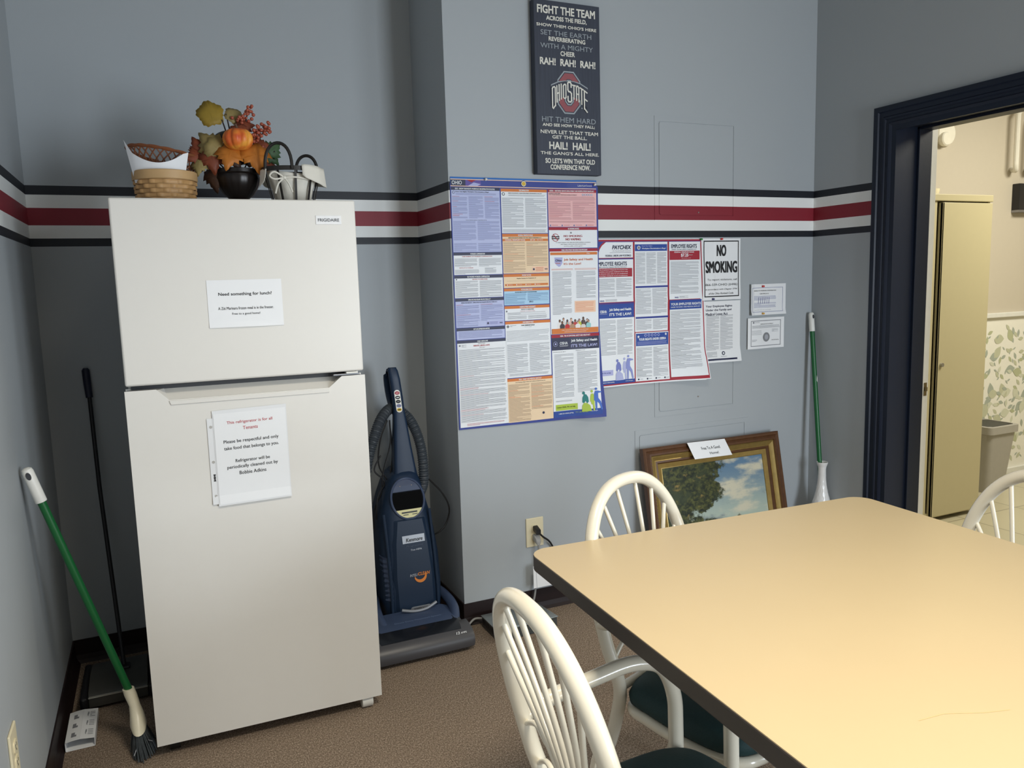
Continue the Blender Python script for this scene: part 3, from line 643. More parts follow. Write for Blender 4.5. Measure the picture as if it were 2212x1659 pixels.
# lower edge runs slightly askew
for k in range(34): s.poly([(1.470 + k * .0199, .852), (1.4899 + k * .0199, .852), (1.4899 + k * .0199, .826 - (k + 1) * .0002), (1.470 + k * .0199, .826 - k * .0002)], C_['roy'], 0)
for k in range(30): s.poly([(2.128, 1.20 - k * .0116), (2.128, 1.1884 - k * .0116), (2.128 + (k + 1) * .0006, 1.1884 - k * .0116), (2.128 + k * .0006, 1.20 - k * .0116)], C_['roy'], 0)
s.rect(1.472, 1.8185, 2.120, 1.8155, C_['pch'], 1); s.rect(1.473, 1.8155, 1.535, 1.7925, C_['navy'], 1); s.rect(1.535, 1.8155, 1.60, 1.7925, C_['pur'], 1); s.rect(1.60, 1.8155, 2.120, 1.7925, C_['roy'], 1)
s.poly([(1.54, 1.8155), (1.56, 1.806), (1.58, 1.8155)], C_['red'], 2); s.poly([(1.545, 1.7925), (1.57, 1.806), (1.60, 1.80), (1.585, 1.7925)], C_['lil'], 2)
s.text('OHIO', 1.4775, 1.8115, 1.5190, 1.7965, C_['wht'], 3, .01)
s.rect(1.472, 1.7925, 2.120, 1.7895, C_['pch'], 1)
s.line('LaborLawCentral', 2.098, 1.800, .0065, C_['wht'], 3, 0, 0, 'r')
for r, c in ((.0125, 'navy'), (.0105, 'wht'), (.0085, 'yel')): s.disc(1.787, 1.806, r, C_[c], {'navy': 3, 'wht': 4, 'yel': 5}[c], 20)
def pan(x0, z1, x1, z0, body, head=None, htext=None, hh=.0115, txt=None, **k):
    if head: s.rect(x0, z1, x1, z1 - hh, C_[head], 1); z1 -= hh
    if htext: s.text(htext[0], x0 + (x1 - x0) * htext[1], z1 + hh * .78, x0 + (x1 - x0) * htext[2], z1 + hh * .22, C_['wht'], 3, .03)
    s.rect(x0 + .0005, z1, x1, z0, C_[body], 1); return z1
# column 1
z = pan(1.4735, 1.7870, 1.6800, 1.5360, 'lav', 'navy', ('EEOC - KNOW YOUR RIGHTS: WORKPLACE DISCRIMINATION IS ILLEGAL', .08, .90))
s.disc(1.4835, 1.767, .0055, C_['navy'], 2, 14); s.disc(1.4835, 1.767, .0040, C_['lav'], 3, 14)
s.text('Know Your Rights: Workplace Discrimination is Illegal', 1.4915, 1.7715, 1.632, 1.7665, M_INK, 3, .03); s.para(1.4915, 1.7635, 1.668, 1.7565, C_['dtx'])
s.para(1.477, 1.752, 1.676, 1.665, C_['dtx'], cols=3, headm=C_['rtx']); s.para(1.477, 1.656, 1.676, 1.580, C_['dtx'], cols=2); s.para(1.477, 1.570, 1.676, 1.540, C_['dtx'], cols=2); s.text('WORKERS RIGHTS', 1.53, 1.6615, 1.62, 1.6590, M_INK, 3)
z = pan(1.4735, 1.5345, 1.6815, 1.4470, 'wht', 'navy', ("WORKERS' COMPENSATION", .34, .64))
s.text('OHIO BUREAU OF WORKERS COMPENSATION', 1.509, 1.5205, 1.638, 1.5165, C_['rtx'], 3, .03); s.para(1.477, 1.510, 1.678, 1.480, cols=2); s.text('CERTIFICATE OF COVERAGE', 1.495, 1.476, 1.555, 1.472, C_['rtx'], 3); s.para(1.477, 1.466, 1.58, 1.450); s.para(1.605, 1.473, 1.655, 1.453)
z = pan(1.4735, 1.4445, 1.6825, 1.3560, 'wht', 'navy', ('SELF INSURED WORKERS COMPENSATION', .26, .72))
s.text('NOTICE TO EMPLOYEES', 1.550, 1.4305, 1.615, 1.4260, C_['rtx'], 3, .03); s.disc(1.482, 1.4285, .0025, C_['navy'], 3); s.para(1.477, 1.422, 1.678, 1.359, cols=2)
z = pan(1.4745, 1.3535, 1.6845, 1.2385, 'lav', 'navy', ('EMPLOYEE POLYGRAPH PROTECTION ACT', .26, .72))
s.text('EMPLOYEE RIGHTS - EMPLOYEE POLYGRAPH PROTECTION ACT', 1.499, 1.3385, 1.655, 1.3340, C_['navy'], 3, .03); s.para(1.478, 1.329, 1.680, 1.262, C_['dtx'], cols=2, headm=C_['rtx']); s.para(1.478, 1.262, 1.57, 1.242, C_['dtx'])
s.rect(1.605, 1.259, 1.681, 1.243, C_['lil'], 2); s.disc(1.612, 1.251, .0045, C_['navy'], 3); s.text('WHD', 1.663, 1.2535, 1.676, 1.2480, C_['navy'], 3, .04); s.para(1.62, 1.256, 1.655, 1.246, C_['dtx'])
z = pan(1.4755, 1.2360, 1.6855, 1.1890, 'lav', 'navy', ('ANTI-DISCRIMINATION NOTICE', .34, .68))
s.para(1.483, 1.2205, 1.678, 1.193, C_['dtx'], pitch=.0055, h=.0016)
z = pan(1.4755, 1.1865, 1.6900, .8340, 'wht', 'navy', ('CHILD LABOR LAWS', .40, .62))
s.text('MINOR LABOR LAWS', 1.545, 1.1665, 1.616, 1.1600, C_['rtx'], 3, .03); s.text('STATE OF OHIO', 1.565, 1.1725, 1.596, 1.1695, M_INK, 3); s.text('Ohio.gov', 1.570, 1.1570, 1.595, 1.1535, M_INK, 3); s.disc(1.486, 1.166, .004, M_GREYINK, 3, 6); s.para(1.494, 1.169, 1.515, 1.158)
s.para(1.480, 1.149, 1.684, .852, headm=C_['rtx'], pitch=.0038); s.para(1.505, .848, 1.672, .838, C_['rtx'])
# column 2
z = pan(1.6850, 1.7850, 1.8920, 1.6090, 'wht', 'org', ('DISCRIMINATION', .39, .60))
s.disc(1.696, 1.764, .0065, M_INK, 2); s.disc(1.696, 1.764, .0042, C_['wht'], 3); s.text('KNOW YOUR RIGHTS - EQUAL EMPLOYMENT OPPORTUNITY IS THE LAW', 1.718, 1.7695, 1.868, 1.7655, M_INK, 3, .03); s.para(1.718, 1.762, 1.885, 1.754); s.para(1.689, 1.749, 1.888, 1.630, cols=2); s.para(1.689, 1.624, 1.888, 1.612)
z = pan(1.6855, 1.6065, 1.8925, 1.4480, 'tan', 'org', ('FEDERAL MINIMUM WAGE', .34, .66))
s.text('EMPLOYEE RIGHTS UNDER THE FAIR LABOR STANDARDS ACT', 1.712, 1.5925, 1.862, 1.5885, M_INK, 3, .03); s.rect(1.6862, 1.5865, 1.8915, 1.5775, C_['org'], 2)
s.text('FEDERAL MINIMUM WAGE', 1.697, 1.5850, 1.787, 1.5790, C_['wht'], 3, .04); s.text('$7.25', 1.810, 1.5852, 1.832, 1.5788, C_['wht'], 3, .04); s.text('PER HOUR', 1.840, 1.5838, 1.868, 1.5802, C_['wht'], 3)
s.para(1.689, 1.573, 1.888, 1.476, C_['ttx'], cols=2, headm=C_['otx']); s.para(1.689, 1.476, 1.788, 1.451, C_['ttx']); s.rect(1.815, 1.474, 1.890, 1.452, C_['pch'], 2); s.disc(1.823, 1.463, .0045, C_['navy'], 3); s.para(1.832, 1.471, 1.868, 1.455, C_['otx']); s.text('WHD', 1.873, 1.466, 1.887, 1.460, C_['navy'], 3, .04)
z = pan(1.6860, 1.4455, 1.8930, 1.3900, 'tan', 'org', ('PAYDAY NOTICE', .40, .60))
s.text('Regular Paydays for Employees of', 1.745, 1.4290, 1.832, 1.4245, M_INK, 3, .03); s.rect(1.70, 1.417, 1.88, 1.4165, M_GREYINK, 2); s.rect(1.692, 1.4055, 1.888, 1.3975, C_['org'], 2)
for k, t in enumerate(('Weekly', 'Bi-Weekly', 'Monthly', 'Other')): s.rect(1.700 + k * .042, 1.4035, 1.704 + k * .042, 1.3995, C_['wht'], 3); s.text(t, 1.708 + k * .042, 1.4030, 1.726 + k * .042, 1.3998, C_['wht'], 3)
z = pan(1.6865, 1.3875, 1.8930, 1.3200, 'lblu', 'org', ('WITHHOLDING STATUS', .37, .62))
s.text('YOU MAY NEED TO CHECK YOUR WITHHOLDING', 1.735, 1.3730, 1.835, 1.3690, M_INK, 3, .03); s.para(1.690, 1.366, 1.889, 1.333, C_['btx'], cols=2); s.para(1.690, 1.333, 1.78, 1.323, C_['btx']); s.text('IRS', 1.800, 1.3345, 1.818, 1.3275, C_['navy'], 3, .05)
z = pan(1.6870, 1.3160, 1.8935, 1.2560, 'wht', 'org', ('UNEMPLOYMENT INSURANCE', .33, .68))
s.text('NOTICE TO EMPLOYEES', 1.762, 1.3020, 1.820, 1.2980, M_INK, 3, .03); s.text('NOTICE TO EMPLOYEES', 1.758, 1.2945, 1.825, 1.2915, C_['rtx'], 3); s.disc(1.696, 1.2945, .004, M_GREYINK, 3, 6); s.para(1.70, 1.288, 1.88, 1.278); s.para(1.70, 1.274, 1.88, 1.262, cols=2)
z = pan(1.6880, 1.2530, 1.8955, 1.0200, 'wht', 'org', ('OHIO MINIMUM WAGE', .38, .62))
s.disc(1.700, 1.232, .006, M_GREYINK, 3, 6); s.para(1.709, 1.236, 1.738, 1.228); s.text('OHIO MINIMUM WAGE', 1.760, 1.2370, 1.822, 1.2320, M_INK, 3, .03); s.text('www.com.ohio.gov', 1.775, 1.2290, 1.808, 1.2265, M_INK, 3)
s.para(1.693, 1.214, 1.89, 1.168, pitch=.0052); s.para(1.693, 1.158, 1.89, 1.040, cols=2); s.para(1.70, 1.036, 1.885, 1.026)
z = pan(1.6890, 1.0165, 1.8990, .8330, 'tan', 'org', ('FMLA - FAMILY AND MEDICAL LEAVE ACT', .25, .75))
s.text('Your Employee Rights Under the Family and Medical Leave Act', 1.725, 1.0010, 1.865, .9970, M_INK, 3, .03); s.para(1.693, .992, 1.895, .880, C_['ttx'], cols=2, headm=C_['otx'], pitch=.0032); s.para(1.693, .880, 1.795, .837, C_['ttx'], pitch=.0032); s.disc(1.852, .862, .0055, C_['navy'], 3)
# column 3
z = pan(1.8965, 1.7865, 2.1200, 1.6350, 'pink', 'red', ('USERRA - UNIFORMED SERVICES EMPLOYMENT AND REEMPLOYMENT RIGHTS ACT', .03, .95))
s.text('YOUR RIGHTS UNDER USERRA', 1.900, 1.7720, 1.955, 1.7685, M_INK, 3, .02); s.text('THE UNIFORMED SERVICES EMPLOYMENT', 1.900, 1.7665, 2.03, 1.7630, M_INK, 3, .02)
for k in range(5): s.disc(2.056 + k * .0105, 1.766, .0042, C_['dtx'], 2); s.disc(2.056 + k * .0105, 1.766, .0025, C_['wht'], 3, 8)
s.para(1.900, 1.757, 2.116, 1.742, C_['ptx'], pitch=.0040); s.para(1.900, 1.738, 2.114, 1.662, C_['ptx'], cols=2, headm=C_['rtx']); s.para(1.900, 1.658, 2.112, 1.650, C_['ptx'])
for k in range(4): s.disc(1.905 + .055 * k, 1.6405, .0035, C_['dtx'], 3, 8); s.rect(1.912 + .055 * k, 1.642, 1.94 + .055 * k, 1.6405, C_['rtx'], 3)
z = pan(1.8970, 1.6330, 2.1215, 1.5480, 'wht', 'red', ('NO SMOKING NOTICE', .40, .62))
s.text('NO SMOKING', 1.9660, 1.6015, 2.0500, 1.5925, C_['red'], 3, .05); s.text('NO VAPING', 1.9745, 1.5880, 2.0430, 1.5790, C_['red'], 3, .05); s.disc(2.0, 1.6105, .004, M_GREYINK, 3, 6)
for r, c, l in ((.0165, 'red', 2), (.0140, 'wht', 3)): s.disc(1.927, 1.591, r, C_[c], l, 22)
s.rect(1.909, 1.5965, 1.945, 1.5920, M_INK, 4); s.rect(1.909, 1.5885, 1.945, 1.5845, M_INK, 4); s.poly([(1.916, 1.6015), (1.9185, 1.6035), (1.938, 1.5805), (1.9355, 1.5785)], C_['red'], 5)
s.text('To report violations call 1-866-559-OHIO (6446) in accordance', 1.928, 1.5720, 2.088, 1.5680, M_INK, 3, .02); s.text('with Chapter 3794 of the Ohio Revised Code.', 1.950, 1.5645, 2.067, 1.5605, M_INK, 3, .02); s.text('www.odh.ohio.gov', 1.965, 1.5570, 2.050, 1.5530, M_INK, 3, .02)
z = pan(1.8975, 1.5450, 2.1230, 1.1890, 'wht', 'red', ('PUBLIC EMPLOYMENT RISK REDUCTION PROGRAM', .25, .77))
s.rect(1.9005, 1.5300, 2.120, 1.5190, C_['org'], 2); s.text('Ohio', 2.068, 1.5270, 2.084, 1.5225, C_['wht'], 3, .03)
s.poly([(1.920, 1.509), (1.958, 1.509), (1.957, 1.486), (1.948, 1.473), (1.940, 1.470), (1.930, 1.477), (1.921, 1.487)], C_['lil'], 2); s.text('Ohio', 1.924, 1.5015, 1.953, 1.4920, C_['navy'], 3, .03); s.text('PERRP', 1.924, 1.4875, 1.948, 1.4825, C_['otx'], 3, .03)
s.text('Job Safety and Health', 1.9640, 1.5045, 2.0980, 1.4930, C_['otx'], 3, .02); s.text("It's the Law!", 1.9640, 1.4870, 2.0420, 1.4780, C_['otx'], 3, .02)
s.para(1.905, 1.462, 2.116, 1.456, C_['otx'], cols=2); s.para(1.908, 1.450, 2.000, 1.268, pitch=.0052, h=.0015); s.para(2.020, 1.450, 2.112, 1.335, pitch=.0052, h=.0015)
s.rect(2.012, 1.3260, 2.1095, 1.2770, C_['pch'], 2); s.para(2.016, 1.320, 2.10, 1.281, C_['otx'], pitch=.0050)
PC = [(236, 232, 230), (60, 56, 60), (196, 60, 58), (220, 214, 210), (196, 44, 44), (200, 206, 60), (150, 204, 204), (180, 140, 110), (90, 70, 60), (232, 190, 180)]
SK = [(120, 80, 58), (196, 150, 122), (92, 62, 46), (222, 180, 152)]
RP = random.Random(8)
for row, (n_, zc, sc_) in enumerate(((8, 1.2410, .9), (6, 1.2300, 1.05))):
    for k in range(n_):
        x_ = 1.935 + .145 * (k + .4 * row + .3) / n_; z_ = zc + RP.uniform(-.004, .006); cl_ = mat('crowd_print_%d' % ((k * 3 + row) % 10), PC[(k * 3 + row) % 10], .6); sk = mat('crowd_skin_%d' % (k % 4), SK[k % 4], .6)
        s.poly([(x_ - .010 * sc_, 1.210), (x_ - .011 * sc_, z_ - .008), (x_ - .005, z_ - .001), (x_ + .005, z_ - .001), (x_ + .011 * sc_, z_ - .008), (x_ + .010 * sc_, 1.210)], cl_, 2 + row * 2); s.disc(x_, z_ + .005, .0048, C_['navy'] if k % 3 else mat('crowd_hair', (70, 50, 36), .6), 3 + row * 2, 10, .0064); s.disc(x_, z_ + .0035, .0040, sk, 4 + row * 2, 10, .0052)
s.rect(1.9020, 1.2120, 2.120, 1.1900, C_['org'], 7); s.text('PUBLIC EMPLOYMENT RISK REDUCTION PROGRAM', 1.948, 1.2060, 2.070, 1.2030, C_['wht'], 8, .02); s.rect(1.96, 1.1975, 2.06, 1.1965, C_['wht'], 8)
z = pan(1.9000, 1.1865, 2.1250, .8600, 'wht', 'red', ('OSHA - THE OCCUPATIONAL SAFETY AND HEALTH ACT', .18, .80), .0125)
s.rect(1.9000, 1.1740, 2.1240, 1.1210, C_['navy'], 2)
for r, c, l in ((.0105, 'lil', 3), (.0092, 'navy', 4), (.004, 'lil', 5)): s.disc(1.9175, 1.1475, r, C_[c], l)
s.text('OSHA', 1.9380, 1.1555, 1.9760, 1.1440, C_['wht'], 3, .02); s.rect(1.936, 1.1405, 1.9785, 1.1395, C_['wht'], 3); s.rect(1.938, 1.1365, 1.9765, 1.1358, C_['wht'], 3)
s.text('Job Safety and Health', 1.9920, 1.1640, 2.1140, 1.1505, C_['wht'], 3, .05); s.text("IT'S THE LAW!", 1.9920, 1.1430, 2.1140, 1.1300, C_['lil'], 3, .03)
s.text('All workers have the right to:', 1.9050, 1.1150, 1.966, 1.1115, M_INK, 3, .02); s.text('Employers must:', 2.013, 1.1175, 2.055, 1.1140, M_INK, 3, .02); s.para(1.910, 1.103, 2.003, .915, pitch=.0052, h=.0015); s.para(2.018, 1.109, 2.112, .935, pitch=.0052, h=.0015)
s.rect(1.911, .8880, 2.0150, .8620, C_['lime'], 2); s.text('Contact OSHA. We can help.', 1.915, .8790, 2.005, .8710, M_INK, 3, .02); s.para(1.912, .905, 1.99, .900)
s.rect(1.9010, .8600, 2.1290, .8330, C_['blu'], 1); s.text('1-800-321-OSHA (6742)', 1.925, .8505, 1.995, .8440, C_['wht'], 3, .03); s.text('www.osha.gov', 2.07, .8530, 2.105, .8480, C_['wht'], 3, .02); s.text('TTY 1-877-889-5627', 2.004, .8515, 2.060, .8465, C_['lime'], 3)
def figures(s, x0, z0, W_, H_, cs, layer=4):
    F = lambda P, c, l: s.poly([(x0 + W_ * a, z0 + H_ * b) for a, b in P], cs[c], l)
    # stooping worker, worker behind, striding worker
    F([(.05, .40), (.06, .60), (.14, .74), (.24, .72), (.32, .60), (.34, .42), (.26, .34), (.20, .46), (.12, .36)], 0, layer); s.disc(x0 + W_ * .12, z0 + H_ * .78, W_ * .065, cs[0], layer, 12)
    F([(.02, .02), (.04, .26), (.12, .38), (.26, .36), (.40, .26), (.46, .02)], 1, layer + 1)
    F([(.40, .40), (.42, .62), (.46, .74), (.56, .74), (.62, .60), (.60, .30), (.62, .04), (.54, .04), (.52, .28), (.46, .30), (.44, .42)], 1, layer); s.disc(x0 + W_ * .50, z0 + H_ * .83, W_ * .06, cs[1], layer, 12)
    F([(.58, .46), (.60, .70), (.66, .84), (.78, .84), (.96, .80), (.97, .76), (.80, .74), (.80, .54), (.92, .38), (.99, .06), (.92, .04), (.84, .30), (.74, .40), (.72, .04), (.65, .04), (.64, .42)], 2, layer + 1); s.disc(x0 + W_ * .71, z0 + H_ * .92, W_ * .055, cs[2], layer + 1, 12)
figures(s, 2.030, .848, .100, .105, [C_['teal'], C_['lime'], C_['mid']])
tag(s.build('labor_law_poster', loc=(1.8, YP, 1.3)), 'large blue bordered state labor law poster with three columns of notices', 'poster', 'labor law posters')
# ---------------- poster 2
def p2(u, v, l):
    y = .0075 + .050 * sm((u - 2.40) / .30) * sm((1.10 - v) / .19) + .006 * math.exp(-((v - 1.315) / .012) ** 2) * .3 + .003 * math.sin((u - 2.1) * 24) * sm((1.5 - v) / .4)
    x = u - .010 * sm((u - 2.5) / .2) * sm((1.05 - v) / .1)
    return (x, YP - y - l, v)
s = Sheet(p2, step=.010, lift=.0005)
def slant(x0, zt, zb, w1, c, l, n=40):
    for k in range(n):
        za = zt + (zb - zt) * k / n; zc = zt + (zb - zt) * (k + 1) / n; wa = w1 * (k / n); wc = w1 * ((k + 1) / n)
        s.poly([(x0, za), (x0, zc), (x0 + wc, zc), (x0 + wa, za)], C_[c], l)
s.rect(2.122, 1.584, 2.677, .944, C_['wht'], 0); slant(2.677, 1.584, .946, .026, 'wht', 0)
s.rect(2.124, 1.581, 2.672, .950, C_['red'], 1); s.rect(2.126, 1.5735, 2.670, 1.571, C_['roy'], 2)
slant(2.672, 1.581, .950, .027, 'red', 1)
def p2c(x0, z1, x1, z0, c='wht', l=3): s.rect(x0, z1, x1, z0, C_[c], l)
p2c(2.130, 1.5705, 2.3040, 1.5040); s.poly([(2.130, 1.5705), (2.168, 1.5705), (2.148, 1.556), (2.136, 1.540), (2.130, 1.524)], C_['red'], 4); s.poly([(2.130, 1.5705), (2.156, 1.5705), (2.142, 1.560), (2.130, 1.543)], C_['roy'], 5)
s.text('PAYCHEX', 2.1980, 1.5570, 2.2950, 1.5395, C_['navy'], 5, .05, .25); s.text('HR | Payroll | Benefits | Insurance', 2.200, 1.5345, 2.2930, 1.5300, M_GREYINK, 5); s.rect(2.185, 1.5260, 2.2940, 1.5250, C_['navy'], 5); s.text('FEDERAL LABOR LAW POSTINGS', 2.1640, 1.5170, 2.2940, 1.5085, C_['navy'], 5, .02)
p2c(2.124, 1.5010, 2.3050, 1.4965, 'roy'); p2c(2.124, 1.4965, 2.3050, 1.3140)
s.text('EMPLOYEE RIGHTS', 2.1085 + .010, 1.4870, 2.2720, 1.4700, C_['navy'], 5, .02); s.text('EMPLOYEE POLYGRAPH PROTECTION ACT', 2.127, 1.4665, 2.2720, 1.4610, C_['navy'], 5); s.rect(2.127, 1.4590, 2.2990, 1.4220, C_['red'], 5)
for k in range(4): s.text(('The Employee Polygraph Protection Act', 'prohibits most private employers from using', 'lie detector tests either for pre-employment', 'screening or during the course of employment.')[k], 2.130, 1.4550 - k * .0085, 2.2760, 1.4500 - k * .0085, C_['wht'], 6, .03)
s.para(2.130, 1.415, 2.297, 1.365, cols=2, layer=5); s.para(2.130, 1.36, 2.297, 1.336, cols=2, layer=5); s.text('WHD', 2.132, 1.3235, 2.154, 1.3165, C_['roy'], 5, .04); s.para(2.160, 1.326, 2.22, 1.317, layer=5)
p2c(2.124, 1.3110, 2.3070, 1.3070, 'roy'); p2c(2.124, 1.3060, 2.3080, 1.2450, 'blu'); s.text('OSHA', 2.133, 1.2800, 2.166, 1.2680, C_['wht'], 5, .03); s.rect(2.132, 1.264, 2.168, 1.2632, C_['wht'], 5)
s.text('Job Safety and Health', 2.1790, 1.2870, 2.2930, 1.2730, C_['wht'], 5, .05); s.text("IT'S THE LAW!", 2.1790, 1.2670, 2.2930, 1.2540, C_['wht'], 5, .03)
p2c(2.124, 1.2450, 2.3095, .9720); s.para(2.130, 1.236, 2.300, 1.085, cols=2, layer=5, pitch=.0055, h=.0015); p2c(2.124, 1.0190, 2.1950, .9950, 'lil', 5); s.text('OSHA. We can help.', 2.127, 1.0100, 2.183, 1.0030, C_['roy'], 6, .02)
LB = [mat('print_pale_blue_a', (120, 130, 196), .6), mat('print_pale_blue_b', (178, 184, 224), .6), mat('print_pale_blue_c', (140, 150, 210), .6)]
figures(s, 2.205, .968, .100, .115, LB, 5)
p2c(2.124, .9720, 2.3110, .9560, 'blu', 4); s.text('1-800-321-OSHA (6742)', 2.135, .9670, 2.200, .9610, C_['wht'], 6, .03); s.text('www.osha.gov', 2.26, .9670, 2.30, .9620, C_['wht'], 6, .02)
p2c(2.3130, 1.5705, 2.4860, 1.1780); p2c(2.3145, 1.5600, 2.4835, 1.5310, 'blu', 4); s.disc(2.334, 1.5455, .0085, C_['wht'], 5, 14); s.disc(2.334, 1.5455, .0060, M_GREYINK, 6, 14)
s.text('Know Your Rights:', 2.350, 1.5555, 2.405, 1.5490, C_['lil'], 5, .02); s.text('Workplace Discrimination is Illegal', 2.350, 1.5455, 2.475, 1.5375, C_['wht'], 5, .04)
s.para(2.317, 1.524, 2.480, 1.388, cols=3, layer=5); p2c(2.3160, 1.3790, 2.4870, 1.3710, 'roy', 5); s.para(2.318, 1.366, 2.482, 1.255, cols=2, layer=5); p2c(2.3170, 1.2440, 2.4880, 1.2360, 'roy', 5); s.para(2.319, 1.231, 2.484, 1.184, cols=2, layer=5)
p2c(2.3150, 1.1740, 2.4900, .9570); p2c(2.3180, 1.1700, 2.4880, 1.1150, 'blu', 4)
for k in range(5): s.disc(2.366 + k * .017, 1.1610, .0062, C_['lil'], 5); s.disc(2.366 + k * .017, 1.1610, .004, C_['blu'], 6, 8)
def star(x, z, r, m, l): s.poly([(x + r * (1 if k % 2 == 0 else .42) * math.sin(PI * k / 5), z + r * (1 if k % 2 == 0 else .42) * math.cos(PI * k / 5)) for k in range(10)], m, l)
star(2.330, 1.1560, .0075, C_['wht'], 5); star(2.474, 1.1620, .0075, C_['wht'], 5)
s.text('YOUR RIGHTS UNDER USERRA', 2.332, 1.1490, 2.474, 1.1380, C_['wht'], 5, .04); s.para(2.324, 1.133, 2.482, 1.119, C_['lil'], layer=5, pitch=.004)
s.para(2.320, 1.107, 2.485, .975, cols=2, layer=5, headm=M_INK)
for k in range(4): s.disc(2.33 + .045 * k, .966, .004, C_['navy'], 5, 10); s.rect(2.337 + .045 * k, .967, 2.352 + .045 * k, .9655, M_GREYINK, 5)
p2c(2.4950, 1.5705, 2.6660, 1.3140); s.text('EMPLOYEE RIGHTS', 2.5060, 1.5590, 2.6460, 1.5420, C_['navy'], 5, .02); s.text('UNDER THE FAIR LABOR STANDARDS ACT', 2.5080, 1.5385, 2.6440, 1.5335, C_['navy'], 5)
s.rect(2.4970, 1.5300, 2.6620, 1.4900, C_['red'], 5); s.text('FEDERAL MINIMUM WAGE', 2.522, 1.5270, 2.630, 1.5210, C_['wht'], 6, .05); s.text('$7.25', 2.5580, 1.5180, 2.5990, 1.5020, C_['wht'], 6, .04); s.text('PER HOUR', 2.602, 1.5130, 2.622, 1.5095, C_['wht'], 6); s.text('BEGINNING JULY 24, 2009', 2.562, 1.4985, 2.612, 1.4955, C_['wht'], 6)
s.para(2.502, 1.482, 2.658, 1.338, layer=5, headm=M_INK); s.text('WHD', 2.524, 1.3260, 2.546, 1.3190, C_['roy'], 5, .04); s.para(2.550, 1.328, 2.60, 1.319, layer=5)
p2c(2.4970, 1.3110, 2.6720, 1.2690, 'blu', 4); s.text('YOUR EMPLOYEE RIGHTS', 2.5030, 1.2980, 2.6680, 1.2870, C_['wht'], 6, .05); s.text('UNDER THE FAMILY AND MEDICAL LEAVE ACT', 2.503, 1.2820, 2.666, 1.2765, C_['wht'], 6, .02)
p2c(2.4980, 1.2690, 2.6710, .9640); slant(2.6655, 1.570, .9640, .027, 'wht', 3); s.para(2.503, 1.262, 2.668, 1.000, layer=5, headm=M_INK, pitch=.0037)
tag(s.build('labor_law_poster', loc=(2.4, YP, 1.25)), 'smaller red bordered federal labor law poster with its lower corner curling', 'poster', 'labor law posters')
# ---------------- no smoking sign, leave notice, two certificates
def flatp(yoff, curl=None): return Sheet(lambda u, v, l: (u, YP - yoff - l - (curl(u, v) if curl else 0), v), step=.01, lift=.0005)
s = flatp(.007, lambda u, v: .004 * sm((1.4 - v) / .1) + .003 * math.sin((v - 1.3) * 20) * (1 if u < 2.75 else .3))
s.rect(2.679, 1.584, 2.899, 1.303, M_WHITEP, 0); s.frame(2.688, 1.574, 2.889, 1.317, .0048, M_INK, 1)
s.text('NO', 2.7610, 1.5550, 2.8160, 1.5030, M_INK, 2, .035); s.text('SMOKING', 2.6970, 1.4810, 2.8800, 1.4270, M_INK, 2, .035)
s.text('To report violations, call', 2.706, 1.4010, 2.878, 1.3895, M_INK, 2); s.text('866-559-OHIO (6446)', 2.694, 1.3790, 2.880, 1.3650, M_INK, 2); s.text('in accordance with Chapter 3794', 2.694, 1.3560, 2.878, 1.3465, M_INK, 2, 0, .2); s.text('of the Ohio Revised Code', 2.712, 1.3380, 2.856, 1.3290, M_INK, 2, 0, .2)
tag(s.build('no_smoking_sign', loc=(2.79, YP, 1.44)), 'white paper sign reading NO SMOKING in tall black letters', 'sign')
s = flatp(.0065, lambda u, v: .010 * sm((1.10 - v) / .1) * (.4 + sm((u - 2.75) / .1)))
s.rect(2.684, 1.298, 2.901, 1.012, M_WHITEP, 0)
for k, (t, x1) in enumerate((('Your Employee Rights', 2.852), ('Under the Family and', 2.848), ('Medical Leave Act', 2.826))): s.text(t, 2.700, 1.2795 - k * .0175, x1, 1.2670 - k * .0175, C_['navy'], 2, .01)
s.para(2.703, 1.232, 2.858, 1.07, cols=2, pitch=.0038, headm=C_['navy'], layer=2); s.para(2.705, 1.062, 2.765, 1.036, layer=2); s.disc(2.800, 1.054, .009, C_['navy'], 2); s.disc(2.800, 1.054, .005, M_WHITEP, 3, 8); s.rect(2.784, 1.040, 2.818, 1.0385, M_GREYINK, 2)
s.rect(2.712, 1.0300, 2.876, 1.0220, C_['navy'], 2)
tag(s.build('leave_act_notice', loc=(2.79, YP, 1.15)), 'white notice on family leave rights pinned below the no smoking sign', 'notice')
s = flatp(.004, lambda u, v: .010 * sm((2.99 - u) / .03) + .006 * sm((1.25 - v) / .03)); s.rect(2.960, 1.369, 3.182, 1.222, M_WHITEP, 0); s.frame(2.969, 1.352, 3.163, 1.236, .0018, C_['dtx'], 1)
s.text('BUREAU OF WORKERS COMPENSATION', 2.985, 1.3395, 3.120, 1.3350, M_INK, 2, .02); s.text('CERTIFICATE', 3.02, 1.3250, 3.075, 1.3205, M_INK, 2, .02); s.para(2.985, 1.312, 3.122, 1.290, C_['dtx'], layer=2); s.para(2.985, 1.280, 3.122, 1.255, C_['dtx'], layer=2)
for k in range(6): s.poly([(3.01 + k * .013, 1.276), (3.013 + k * .013, 1.306), (3.015 + k * .013, 1.306), (3.012 + k * .013, 1.276)], C_['dtx'], 3)
s.text('certificate of coverage', 2.99, 1.2470, 3.09, 1.2445, M_INK, 2)
tag(s.build('certificate', loc=(3.07, YP, 1.295)), 'upper bordered certificate with handwriting pinned by red and yellow pins', 'certificate', 'small certificates on the wall')
s = flatp(.008, lambda u, v: .004 * math.sin((u - 2.94) * 30)); s.rect(2.946, 1.209, 3.169, 1.061, M_WHITEP, 0); s.frame(2.963, 1.196, 3.150, 1.073, .003, M_GREYINK, 1)
